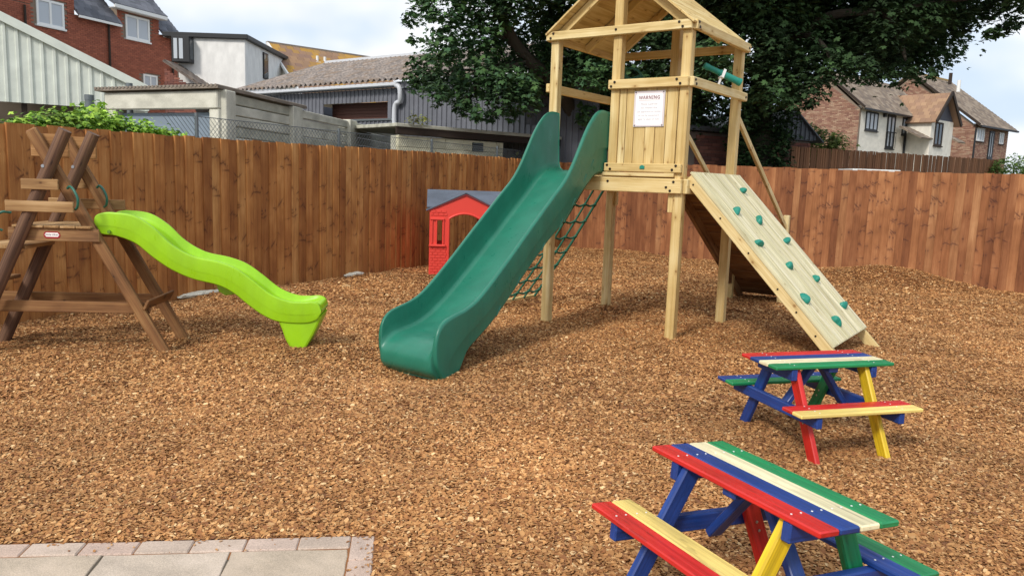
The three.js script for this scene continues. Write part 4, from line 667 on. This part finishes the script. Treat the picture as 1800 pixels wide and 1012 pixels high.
// ---------------------------------------------------------------- low cream block building behind the fence
{
  const t = thing('block_building', 'low cream block outbuilding with dark flat roof edge behind the fence', 'outbuilding', [-2.345, 0, -15.5], 0.6936);
  for (let j = 0; j < 10; j++) for (let i = 0; i < 7; i++) { const a = i * 0.45 - (j % 2 ? 0.22 : 0), x0 = Math.max(0, a), x1 = Math.min(2.66, a + 0.442); if (x1 - x0 < 0.05) continue; plank('block', x0, x1, j * 0.225, j * 0.225 + 0.217, -0.1, R(-0.002, 0.002), M.cream, t, 0.005); }
  plank('wall', 0, 2.66, -0.1, 2.24, -0.3, -0.104, M.concreteDark, t); const v = plank('vent', 1.81, 2.09, 2.02, 2.2, 0.004, 0.03, M.black, t); for (let i = 0; i < 4; i++) mesh('slat', cbox(0.26, 0.02, 0.02, 0.003), M.galv, v).position.set(0, -0.07 + i * 0.045, 0.015);
  plank('roof', -0.12, 4.3, 2.40, 2.47, -2.5, 0.12, M.concreteDark, t, 0.01); plank('fascia', -0.1, 4.28, 2.26, 2.398, 0.05, 0.09, M.darkBrown, t); plank('back_wall', 2.66, 4.2, -0.1, 2.39, -2.4, -2.3, M.planking, t); plank('side_wall', 4.1, 4.2, -0.1, 2.39, -2.3, -0.1, M.planking, t);
}
{ // chain-link fence between the boards and the concrete wall
  const t = thing('chain_link_fence', 'grey chain-link mesh strip showing just above the left boards', 'fence', [-3.65, 0, -9.55], 1.079);
  for (const x of [-0.3, 2.2, 4.6, 6.9]) mesh('post', cyl([x, -0.1, 0], [x, 2.1, 0], 0.022), M.galv, t);
  const ws = [], r = 0.003; for (let i = -6; i < 132; i++) for (const s of [1, -1]) { const y0 = 1.6, y1 = 2.06, x = i * 0.06; ws.push(cyl([x, y0, 0.004 * s], [x + s * (y1 - y0) * 0.9, y1, 0.004 * s], r, r, 4)); }
  stuff(mesh('wire_mesh', merge(ws), M.galv, t)); mesh('top_wire', cyl([-0.4, 2.06, 0], [7.9, 2.06, 0], 0.005), M.galv, t);
}
// ---------------------------------------------------------------- brick outbuilding right of the tower
{
  const t = thing('brick_outbuilding', 'low red brick outbuilding with grey ribbed metal gable behind the tower', 'outbuilding', [3.754, 0, -16.5], 0.5122);
  plank('wall', -0.7, 3.47, -0.1, 2.58, -3, -0.02, std(0x6f6258, 0.95), t); bricks(t, 0.0, 3.47, 1.55, 2.57, 0, brickPal.plum, null, null, 601, cbox(1, 1, 1, 0.02));
  mesh('gable', ribbed(1.7, 2.59, (x) => 2.62 + Math.max(0.0, x < 2.8 ? (x - 1.85) * 0.6 : (3.62 - x) * 0.74), 0.15, 0.03, 1.9).translate(0, 0, 0.05), M.corrugGrey, t);
  bar('roof_sheet', [3.75, 2.55, -1.4], [2.78, 3.22, -1.4], 3.1, 0.03, M.corrugGrey, t); bar('roof_sheet', [1.6, 2.5, -1.4], [2.80, 3.22, -1.4], 3.1, 0.03, M.corrugGrey, t);
  for (let i = 0; i < 16; i++) mesh('roof_rib', cyl([3.72, 2.59, 0.1 - i * 0.19], [2.80, 3.225, 0.1 - i * 0.19], 0.018, 0.018, 6), M.corrugGrey, t);
  plank('eave_board', 1.7, 3.5, 2.56, 2.60, 0.02, 0.06, M.black, t); plank('side_roof', -0.75, 1.9, 2.6, 2.7, -3, 0.12, M.corrugGrey, t);
  mesh('side_cladding', ribbed(4.2, 2.7, () => 4.2, 0.15, 0.03, -2.4).translate(0, 0, -3.0), M.corrugGrey, t);
}
{ // weathered slat fence further back
  const t = thing('slat_fence', 'weathered brown upright slat fence below the white house', 'fence', [6.339, 0, -17], 0.4292);
  const r = rng(71), l = []; for (let i = 0; i < 112; i++) { const x = -0.5 + i * 0.061 + (r() - 0.5) * 0.006, k = 0.7 + 0.6 * r(); dummy.position.set(x, 1.17 + 0.02 * r(), 0.01 * r()); dummy.rotation.set(0, 0, (r() - 0.5) * 0.02); dummy.scale.set(0.052, 2.36, 0.014); dummy.updateMatrix(); l.push([dummy.matrix.clone(), new THREE.Color().setRGB(0.27 * k, 0.125 * k, 0.06 * k)]); }
  instanced('slats', tileG, brickMat, l, t); for (const y of [0.5, 1.9]) plank('rail', -0.5, 6.35, y, y + 0.07, -0.06, -0.02, M.darkBrown, t); for (const x of [-0.4, 2, 4.2, 6.2]) plank('post', x, x + 0.09, -0.1, 2.3, -0.16, -0.07, M.darkBrown, t);
  dummy.rotation.set(0, 0, 0);
}
{ // pale stone wall at the far right
  const t = thing('stone_wall', 'pale grey stone wall below the green bush at the right edge', 'wall', [11.7, 0, -19.4], 0.3);
  plank('core', 0, 4, -0.1, 1.98, -0.3, -0.02, M.concreteDark, t); for (let j = 0; j < 9; j++) for (let i = 0; i < 12; i++) plank('stone', i * 0.335 + (j % 2 ? 0.1 : 0) + R(0, 0.02), i * 0.335 + 0.31 + (j % 2 ? 0.1 : 0), j * 0.225 + R(0, 0.02), j * 0.225 + 0.21, -0.1, R(0, 0.03), [M.concrete, M.concreteDark], t, 0.02);
}
{ // white flat roof edge just behind the right fence
  const t = thing('trailer_roof', 'thin white flat roof edge just showing over the right-hand fence', 'roof', [6.62, 0, -14.62], 0.0);
  plank('roof_panel', -0.35, 0.55, 1.835, 1.875, -1.2, 0.02, M.white, t, 0.015); plank('body', -0.3, 0.5, -0.1, 1.834, -1.1, -0.05, M.galv, t, 0.02);
}
// ---------------------------------------------------------------- houses on the right
const tileBrown = [[0.24, 0.185, 0.135], [0.20, 0.15, 0.11], [0.28, 0.22, 0.165], [0.17, 0.13, 0.10]], tileOrange = [[0.33, 0.20, 0.125], [0.30, 0.18, 0.11], [0.36, 0.225, 0.135], [0.28, 0.17, 0.11]];
{
  const t = thing('white_brick_house', 'house with white rendered front, brick gable side and brown tiled roof', 'house', [19.75, 0, -45], 0.7109);
  plank('wall', -0.5, 9.2, -0.1, 6.3, -5, -0.0, M.render, t, 0.01);
  // brick gable side
  const gp = new THREE.Group(); void gp; const side = mesh('gable_wall', extrude([[0, 0], [-5, 0], [-5, 6.2], [-2.5, 8.35], [0, 6.2]], 0.2).rotateY(-Math.PI / 2).scale(1, 1, 1).translate(-0.5, -0.1, 0), M.mortar, t);
  const bf = bricks(side, 0, 5, 2.6, 8.3, 0, brickPal.buff, null, (x) => 6.05 + Math.min(x, 5 - x) * 0.84, 611); bf.rotation.y = -Math.PI / 2; bf.position.set(-0.705, 0, -5);
  win(t, 0.08, 1.6, 4.97, 6.02, 0.0, M.black, { f: 0.09, n: 3 }); win(t, 2.82, 3.9, 4.08, 6.05, 0.0, M.black, { f: 0.14, n: 2, name: 'french_door', pane: M.paneGrey }); win(t, 4.88, 5.85, 5.0, 6.03, 0.0, M.black, { f: 0.09, n: 2 });
  mesh('balcony_rail', merge([boxAt(2.75, 3.97, 5.0, 5.05, 0.1, 0.14), ...[0, 1, 2, 3, 4, 5].map((i) => boxAt(2.8 + i * 0.22, 2.82 + i * 0.22, 4.1, 5.0, 0.11, 0.13))]), M.black, t);
  const up = V3(0, 0.84, -1).normalize(); tiles(t, 'roof', V3(-0.85, 6.1, 0.35), V3(1, 0, 0), up, 10.1, 3.72, tileBrown, 621, 0.33, 0.3); tiles(t, 'roof', V3(-0.85, 6.1, -5.35), V3(1, 0, 0), V3(0, 0.84, 1).normalize(), 10.1, 3.72, tileBrown, 622, 0.33, 0.3);
  plank('gutter', -0.8, 5.2, 6.02, 6.12, 0.3, 0.42, M.black, t); mesh('downpipe', cyl([5.3, 3, 0.08], [5.3, 6, 0.08], 0.06), M.black, t); mesh('lamp', boxAt(2.2, 2.42, 5.85, 6.05, 0.0, 0.15), M.black, t);
  bar('verge', [-0.87, 6.16, 0.37], [-0.87, 8.5, -2.5], 0.08, 0.1, M.darkBrown, t);
  // cross wing with dark clad gable
  plank('wing_wall', 5.4, 8.7, -0.1, 5.95, -2, 1.5, M.render, t, 0.01);
  mesh('wing_gable', extrude([[5.45, 5.95], [8.65, 5.95], [7.05, 7.5]], 0.2).translate(0, 0, 1.28), std(0x4a4b55, 0.7), t);
  tiles(t, 'wing_roof', V3(5.15, 5.72, 1.85), V3(0, 0, -1), V3(1.9, 1.86, 0).normalize(), 5.2, 2.64, tileOrange, 631, 0.33, 0.3); tiles(t, 'wing_roof', V3(8.95, 5.72, 1.85), V3(0, 0, -1), V3(-1.9, 1.86, 0).normalize(), 5.2, 2.64, tileOrange, 632, 0.33, 0.3);
  for (const s of [-1, 1]) bar('barge_board', [7.05, 7.62, 1.88], [7.05 + s * 1.92, 5.74, 1.88], 0.08, 0.22, M.darkBrown, t);
  win(t, 5.95, 7.1, 4.4, 5.8, 1.5, M.darkBrown, { f: 0.1, n: 2, pane: M.glass });
  tiles(t, 'lean_to_roof', V3(3.9, 4.75, 1.6), V3(1, 0, 0), V3(0, 0.5, -1).normalize(), 1.7, 1.5, tileBrown, 633); tiles(t, 'lean_to_roof', V3(8.7, 4.75, 1.9), V3(1, 0, 0), V3(0, 0.5, -1).normalize(), 1.2, 1.2, tileBrown, 634);
}
{
  const t = thing('brick_end_house', 'brown brick house with tall tiled gable roof at far right', 'house', [31.3, 0, -54], 0.6626);
  plank('wall', 0, 5.65, -0.1, 6.35, -9.4, -0.02, M.mortar, t);
  const ops = [[0.25, 1.5, 5.2, 6.1], [2.4, 3.2, 4.1, 6.0], [4.1, 4.85, 5.2, 6.0]]; bricks(t, 0, 5.65, 2.6, 6.3, 0, brickPal.buff, (x, y) => ops.some(([a, b, c, d]) => x > a && x < b && y > c && y < d), null, 641);
  const side = mesh('gable_wall', extrude([[0, 0], [-9.4, 0], [-9.4, 6.3], [-4.7, 9.9], [0, 6.3]], 0.2).rotateY(-Math.PI / 2).translate(0.18, -0.1, 0), M.mortar, t);
  const bf = bricks(side, 0, 9.4, 2.6, 9.85, 0, brickPal.buff, null, (x) => 6.15 + Math.min(x, 9.4 - x) * 0.765, 642); bf.rotation.y = -Math.PI / 2; bf.position.set(-0.03, 0, -9.4);
  win(t, ...ops[0], 0, M.white, { f: 0.1, n: 3, sillMat: M.darkBrown }); win(t, ...ops[1], 0, M.black, { f: 0.14, n: 2, name: 'french_door' }); win(t, ...ops[2], 0, M.white, { f: 0.1, n: 2, sillMat: M.darkBrown });
  tiles(t, 'roof', V3(-0.3, 6.2, 0.4), V3(1, 0, 0), V3(0, 0.765, -1).normalize(), 6.6, 6.45, tileBrown, 651, 0.33, 0.3); tiles(t, 'roof', V3(-0.3, 6.2, -9.8), V3(1, 0, 0), V3(0, 0.765, 1).normalize(), 6.6, 6.45, tileBrown, 652, 0.33, 0.3);
  plank('gutter', -0.2, 6.2, 6.1, 6.22, 0.36, 0.5, M.black, t); plank('soffit', -0.2, 6.2, 6.2, 6.25, -0.1, 0.36, M.darkBrown, t); bar('verge', [-0.33, 6.26, 0.42], [-0.33, 10.15, -4.7], 0.1, 0.12, M.darkBrown, t); bar('ridge', [-0.33, 10.16, -4.7], [6.3, 10.16, -4.7], 0.2, 0.12, std(lin(0.42, 0.28, 0.10), 0.9), t);
  mesh('chimney_pot', cyl([2.3, 9.4, -3.0], [2.3, 10.2, -3.0], 0.12), M.darkBrown, t); mesh('vent_pipe', cyl([0.5, 8.6, -1.6], [0.5, 9.4, -1.6], 0.12), M.white, t);
  mesh('downpipe', cyl([-0.03, 2, 0.06], [-0.03, 6.1, 0.06], 0.06), M.black, t);
}

// ---------------------------------------------------------------- poles behind the left fence
{ const t = mesh(numbered('flue_pipe'), merge([cyl([0, -0.1, 0], [0, 2.36, 0], 0.055, 0.055, 14), cyl([0, 2.3, 0], [0, 2.37, 0], 0.06, 0.06, 14)]), M.galv, scene); t.position.set(-5.71, 0, -10.5); tag(t, 'dark grey steel pipe standing up from the bright green leaves', 'pipe', 'grey pipes'); }
{ const t = mesh(numbered('flue_pipe'), merge([cyl([0, -0.1, 0], [0, 2.82, 0], 0.05, 0.05, 14), cyl([0, 2.76, 0], [0, 2.83, 0], 0.055, 0.055, 14)]), M.galv, scene); t.position.set(-6.55, 0, -13.3); tag(t, 'short grey pipe top just above the concrete garage roof', 'pipe', 'grey pipes'); }

// ---------------------------------------------------------------- foliage
function leafShape(lobes, seed) {            // palmate leaf with a folded midrib, unit size
  const r = rng(seed), out = [], n = lobes * 2 + 2; for (let i = 0; i <= n; i++) { const a = -Math.PI * 0.86 + (Math.PI * 1.72) * i / n + Math.PI / 2, q = (i % 2 ? 0.5 : 0.30) * (1 + 0.12 * (r() - 0.5)); out.push([Math.cos(a) * q, Math.sin(a) * q + 0.1]); }
  const p = [], c = [0, 0, 0.0]; for (let i = 0; i < n; i++) { const f = (q) => [q[0], q[1], -0.22 * Math.abs(q[0]) - 0.25 * q[1] * q[1]]; p.push(...c, ...f(out[i]), ...f(out[i + 1])); }
  const g = new THREE.BufferGeometry(); g.setAttribute('position', new THREE.Float32BufferAttribute(p, 3)); g.computeVertexNormals(); return g;
}
const leafG = leafShape(5, 3), smallLeafG = leafShape(3, 8);
const leafMat = new THREE.MeshPhysicalMaterial({ color: 0xffffff, roughness: 0.8, specularIntensity: 0.4, transmission: 0.22, thickness: 0, side: THREE.DoubleSide });
const ivyMat = new THREE.MeshPhysicalMaterial({ color: 0xffffff, roughness: 0.75, specularIntensity: 0.4, side: THREE.DoubleSide });
function foliage(name, clumps, size, dens, col, seed, geo, mat, parent, droop = 0.5) {
  const r = rng(seed), l = [], e = new THREE.Euler();
  for (const [cx, cy, cz, cr] of clumps) {
    const n = Math.round(dens * (cr * cr * (0.55 + 0.8 * cr) + 0.012)), tone = 0.65 + 0.7 * r();
    for (let i = 0; i < n; i++) {
      let x, y, z, d; do { x = r() * 2 - 1; y = r() * 2 - 1; z = r() * 2 - 1; d = x * x + y * y + z * z; } while (d > 1 || (d < 0.12 && r() < 0.7));
      const wob = (r() < 0.1 ? 1.12 + 0.3 * r() : 1) + 0.3 * (vn(x * 2 + cx * 3, y * 2 + z * 2 + cz, 9) - 0.5) * 2;
      dummy.position.set(cx + x * cr * wob, cy + y * cr * 0.9 * wob, cz + z * cr * 1.15 * wob);
      e.set(-Math.PI / 2 + droop * (r() - 0.2) * 1.6 + (r() - 0.5) * 0.9, 0, 0); dummy.rotation.set(0, 0, 0); dummy.rotateY(Math.atan2(x, z) + (r() - 0.5) * 2.6); dummy.rotateX(-Math.PI / 2 + droop + (r() - 0.5) * 1.3); dummy.rotateZ((r() - 0.5) * 1.6);
      const s = size * (0.45 + 0.8 * r()); dummy.scale.set(s, s, s); dummy.updateMatrix();
      const k = tone * (0.7 + 0.6 * r()), c = col[Math.floor(r() * col.length)]; l.push([dummy.matrix.clone(), new THREE.Color().setRGB(c[0] * k, c[1] * k, c[2] * k)]);
    }
  }
  dummy.rotation.set(0, 0, 0); return instanced(name, geo, mat, l, parent);
}
const crownL = [[-1.96,4.80,-16.07,0.33],[-1.42,4.73,-15.81,0.52],[-0.78,4.88,-16.39,0.60],[-0.09,4.96,-15.91,0.58],[-1.56,3.96,-15.73,0.44],[-0.99,4.20,-16.40,0.60],[-0.31,4.28,-17.44,0.64],[-2.07,3.67,-17.20,0.43],[-1.51,3.53,-17.13,0.53],[-0.72,3.43,-16.04,0.53],[-0.03,3.41,-16.67,0.47],[-1.12,2.88,-16.15,0.26],[-0.87,2.74,-15.95,0.21],[-0.42,3.02,-15.81,0.37],[0.16,3.03,-16.03,0.33],[0.39,4.06,-17.45,0.44],[0.60,4.69,-17.26,0.63],[1.13,5.00,-17.21,0.63],[1.30,4.12,-17.20,0.57],[1.51,3.49,-15.99,0.41],[1.66,4.43,-16.22,0.60],[0.93,3.58,-16.85,0.37],[-2.37,4.73,-17.06,0.20],[-2.34,4.37,-17.31,0.13],[-2.29,3.42,-17.36,0.23],[-1.61,3.09,-15.77,0.29],[-0.13,2.83,-16.81,0.22],[-0.62,2.77,-16.94,0.17],[-1.39,5.63,-16.61,0.73],[-0.45,5.60,-15.96,0.82],[0.47,5.68,-16.55,0.85],[1.34,5.41,-15.78,0.81],[-1.00,6.68,-17.47,1.03],[0.21,6.91,-17.33,1.15],[1.48,6.64,-16.70,1.10],[2.11,4.66,-16.20,0.60],[2.22,5.61,-17.42,0.77],[0.75,3.9,-18.6,0.6],[1.3,3.3,-19.0,0.55],[1.9,3.9,-18.4,0.6],[1.8,4.8,-18.2,0.7],[0.9,4.8,-18.3,0.7],[2.3,3.2,-18.6,0.6],[0.3,3.5,-18.2,0.5],[1.5,2.9,-17.6,0.3],[-0.45,3.35,-15.9,0.4],[-1.15,3.2,-16.4,0.42],[0.1,3.3,-16.2,0.4]];
const crownR = [[2.55,4.30,-15.34,0.68],[3.65,4.67,-15.96,0.70],[4.18,4.89,-15.90,0.70],[4.65,4.76,-15.22,0.67],[4.54,4.00,-15.03,0.61],[5.28,4.40,-15.40,0.68],[5.23,3.61,-15.06,0.50],[5.38,3.24,-14.52,0.30],[5.65,3.80,-14.81,0.49],[6.45,4.41,-15.83,0.64],[5.76,3.63,-14.29,0.32],[6.17,3.64,-14.29,0.32],[6.93,4.04,-15.45,0.45],[6.61,4.53,-14.76,0.60],[7.22,4.08,-15.27,0.28],[7.33,4.47,-15.14,0.39],[7.27,4.78,-14.89,0.49],[8.19,4.08,-16.19,0.19],[7.14,3.66,-14.59,0.15],[7.79,3.66,-15.03,0.10],[6.84,3.55,-14.61,0.13],[6.87,3.61,-15.47,0.16],[7.63,4.71,-14.75,0.33],[8.12,4.81,-14.91,0.35],[8.89,4.90,-15.69,0.23],[8.22,4.52,-14.84,0.13],[9.09,5.03,-15.32,0.39],[9.82,5.32,-16.01,0.35],[8.55,4.38,-14.40,0.15],[8.69,4.42,-14.32,0.15],[8.55,4.36,-14.66,0.11],[9.70,4.82,-15.73,0.14],[7.90,4.62,-15.43,0.16],[5.09,3.04,-14.67,0.22],[4.76,3.26,-14.86,0.44],[5.31,2.99,-14.56,0.13],[3.08,3.75,-15.12,0.67],[3.52,3.65,-14.29,0.53],[2.64,3.59,-15.59,0.57],[3.52,3.34,-15.99,0.47],[2.14,3.76,-16.11,0.47]];
const crownTop = [[2.99,5.96,-16.44,1.09],[3.07,7.57,-17.34,1.15],[2.33,7.38,-13.57,0.90],[3.79,5.50,-14.66,0.97],[4.39,7.63,-17.36,1.15],[4.09,8.74,-16.60,1.10],[5.08,5.68,-15.14,1.00],[5.68,7.64,-17.27,1.14],[5.14,8.51,-15.98,1.06],[6.92,6.18,-16.77,1.11],[5.94,6.74,-14.67,0.97],[5.66,7.79,-14.27,0.94],[7.47,5.79,-15.28,1.01],[6.75,6.55,-14.05,0.93],[7.09,8.16,-15.03,0.99],[9.81,6.43,-17.35,1.15],[8.25,6.87,-14.83,0.98],[7.40,7.53,-13.54,0.90],[8.79,5.41,-13.68,0.91],[8.96,6.67,-14.18,0.94],[10.33,8.96,-16.63,1.10],[3.4,3.1,-16.2,0.5],[4.1,3.4,-16.4,0.55],[3.0,3.5,-17.2,0.7],[4.0,4.2,-17.2,0.8],[4.6,3.0,-16.0,0.4],[5.7,3.9,-16.6,0.7],[5.6,4.9,-16.8,0.8],[6.4,5.0,-16.4,0.8],[7.4,5.2,-16.2,0.7],[4.5,5.5,-17.0,0.9],[3.9,2.95,-16.7,0.45],[3.55,3.0,-17.0,0.5],[4.35,2.8,-16.3,0.35],[3.75,2.6,-16.9,0.35]];  // upper clumps, mostly out of view, also thicken the shade below
const shadeClumps = []; { const r = rng(55); for (let i = 0; i < 34; i++) shadeClumps.push([2.2 + r() * 8.2, 6.2 + r() * 3.4, -17.5 + r() * 5.2, 0.9 + 0.4 * r()]); for (let i = 0; i < 14; i++) shadeClumps.push([3.2 + r() * 5.5, 4.6 + r() * 1.4, -18.2 + r() * 1.6, 0.8 + 0.3 * r()]); }  // added clumps, mostly out of view, to shade the crown and mulch
const leafGreen = [[0.065, 0.14, 0.045], [0.05, 0.115, 0.038], [0.085, 0.165, 0.05], [0.055, 0.12, 0.055]], leafShaded = [[0.045, 0.095, 0.032], [0.038, 0.082, 0.028], [0.055, 0.11, 0.036]];  // second palette: leaf green darkened to paint in the tree's shaded side
{
  const t = thing('sycamore_tree', 'green broad-leaved tree with leaning bare trunk left of tower', 'tree', [0, 0, 0], 0, 'broad-leaved trees behind the fence');
  const tr = mesh('trunk', tube([[1.60, -0.15, -18.55], [1.542, 1.7, -18.5], [1.444, 2.5, -18.4], [1.154, 3.18, -18.1], [0.585, 3.77, -17.5], [0.196, 4.02, -17.2], [-0.121, 4.31, -16.9], [-0.372, 4.73, -16.7], [-0.559, 5.1, -16.6], [-0.81, 5.74, -16.5], [-0.9, 6.7, -16.7]], 0.24, 0.07, 10, 60), M.bark, t);
  for (const [a, b] of [[[1.15, 3.18, -18.1], [1.5, 6.6, -16.9]], [[-0.12, 4.31, -16.9], [-1.6, 4.6, -16.3]], [[0.196, 4.02, -17.2], [-0.7, 3.5, -16.2]], [[0.585, 3.77, -17.5], [0.1, 3.1, -16.3]], [[-0.4, 4.73, -16.7], [0.3, 6.9, -17.2]], [[-0.7, 3.5, -16.2], [-1.2, 2.9, -16.1]], [[0.196, 4.02, -17.2], [-2.0, 3.7, -17.2]]]) { const m = a.map((v, i) => (v + b[i]) / 2 + R(-0.12, 0.12)); mesh('branch', tube([a, m, b], 0.06, 0.012, 7, 14), M.bark, tr); }
  foliage('crown', crownL, 0.15, 1900, leafGreen, 801, leafG, leafMat, t, 0.55);
}
{
  const t = thing('ivy_clad_tree', 'large spreading tree, leaves coloured darker for shade, with ivy-covered trunk right of tower', 'tree', [0, 0, 0], 0, 'broad-leaved trees behind the fence');
  const tr = mesh('trunk', tube([[5.16, -0.15, -16.5], [5.12, 1.8, -16.5], [5.06, 3.0, -16.5], [5.05, 4.2, -16.5], [5.0, 5.4, -16.4], [4.9, 7.5, -16.2]], 0.34, 0.12, 12, 40), M.bark, t);
  for (const l of [[[5.05, 4.0, -16.5], [5.84, 4.75, -15.5], [6.8, 4.79, -15.0], [7.94, 4.99, -14.8], [8.9, 5.1, -14.9]], [[5.06, 3.6, -16.5], [4.2, 4.3, -16.0], [3.3, 5.2, -15.6], [2.6, 6.4, -15.4]], [[5.0, 5.4, -16.4], [6.2, 6.6, -16.0], [7.5, 7.6, -15.4]], [[5.05, 4.2, -16.5], [5.4, 4.4, -15.4], [5.6, 4.1, -14.8], [5.7, 3.7, -14.5]], [[6.8, 4.79, -15.0], [7.1, 4.4, -15.1], [7.2, 3.9, -14.9]]]) mesh('branch', tube(l, 0.13, 0.02, 8, 24), M.bark, tr);
  foliage('crown', [...crownR, ...crownTop, ...shadeClumps], 0.135, 2100, leafShaded, 811, leafG, leafMat, t, 0.55);
  const iv = []; for (let i = 0; i < 46; i++) { const y = 0.6 + i * 0.075, w = 0.30 + 0.12 * Math.sin(i * 1.7) + 0.004 * i; for (const s of [-1, 0, 1]) iv.push([5.1 + s * w * 0.95 + R(-0.12, 0.12) - 0.03, y + R(-0.06, 0.06), -16.42 + R(-0.1, 0.3), 0.26]); }
  foliage('ivy', iv, 0.10, 1700, [[0.035, 0.075, 0.026], [0.045, 0.09, 0.03], [0.03, 0.062, 0.022]], 812, smallLeafG, ivyMat, t, 0.3);
}
{
  const t = thing('climbing_plant', 'bright green leafy hedge showing over the left fence', 'hedge', [0, 0, 0], 0), cl = [];
  for (const [x, y, z, r] of [[-5.1, 1.78, -7.5, 0.13], [-4.95, 1.76, -7.75, 0.14], [-4.95, 1.80, -8.0, 0.17], [-4.85, 1.84, -8.2, 0.2], [-4.82, 1.82, -8.45, 0.22], [-4.72, 1.86, -8.65, 0.25], [-4.66, 1.88, -8.85, 0.26], [-4.58, 1.82, -9.05, 0.2], [-4.48, 1.84, -9.2, 0.22], [-4.4, 1.80, -9.4, 0.2], [-4.3, 1.78, -9.6, 0.19], [-4.2, 1.74, -9.8, 0.16]]) { cl.push([x, y, z, r]); cl.push([x - 0.05, y - 0.35, z, r * 1.1]); mesh('stem', tube([[x, -0.15, z], [x + R(-0.05, 0.05), 0.9, z], [x, y, z]], 0.02, 0.008, 6), M.bark, t); }
  foliage('foliage', cl, 0.075, 9500, [[0.30, 0.48, 0.06], [0.38, 0.56, 0.08], [0.22, 0.38, 0.05], [0.13, 0.25, 0.045]], 821, smallLeafG, leafMat, t, 0.4);
}
function bush(label, cl, size, dens, col, seed, stem) { const t = thing('bush', label, 'bush', [0, 0, 0], 0, 'bushes beyond the fence'); mesh('stem', tube(stem, 0.05, 0.02, 7), M.bark, t); foliage('foliage', cl, size, dens, col, seed, smallLeafG, leafMat, t, 0.4); }
bush('yellow-green rounded bush beside the brick outbuilding gable', [[7.4, 2.5, -19, 0.42], [7.15, 2.75, -19.1, 0.3], [7.7, 2.45, -18.9, 0.34], [7.3, 2.2, -19, 0.5], [7.0, 2.95, -19.2, 0.2], [7.75, 2.7, -19.1, 0.2]], 0.10, 3600, [[0.18, 0.25, 0.06], [0.25, 0.32, 0.08], [0.13, 0.19, 0.05]], 831, [[7.4, -0.1, -19], [7.4, 1.2, -19], [7.4, 2.4, -19]]);
bush('leafy green bush above the stone wall at the right edge', [[12.0, 2.15, -19.5, 0.3], [12.5, 2.2, -19.7, 0.36], [13.1, 2.2, -19.9, 0.4], [11.75, 2.05, -19.5, 0.18], [13.6, 2.3, -20.0, 0.4]], 0.09, 4200, [[0.16, 0.27, 0.06], [0.22, 0.33, 0.07], [0.11, 0.18, 0.04]], 832, [[12.5, -0.1, -19.7], [12.5, 1.2, -19.7], [12.5, 2.2, -19.7]]);
bush('straggly weeds growing between the block outbuilding and the tower', [[0.35, 1.95, -17.0, 0.3], [0.05, 1.85, -16.7, 0.2], [0.6, 2.05, -17.2, 0.26], [0.8, 1.9, -17.3, 0.2]], 0.08, 1100, [[0.10, 0.15, 0.05], [0.16, 0.18, 0.07], [0.07, 0.10, 0.03]], 833, [[0.4, -0.1, -17.0], [0.4, 1.0, -17.05], [0.4, 1.9, -17.0]]);
bush('small yellow weed tuft on the dark flat roof edge', [[-2.05, 2.56, -15.5, 0.14], [-1.85, 2.55, -15.65, 0.12]], 0.06, 3500, [[0.25, 0.25, 0.05], [0.18, 0.22, 0.05]], 834, [[-2.0, 2.50, -15.55], [-2.0, 2.54, -15.55], [-1.98, 2.58, -15.55]]);
renderer.render(scene, camera);
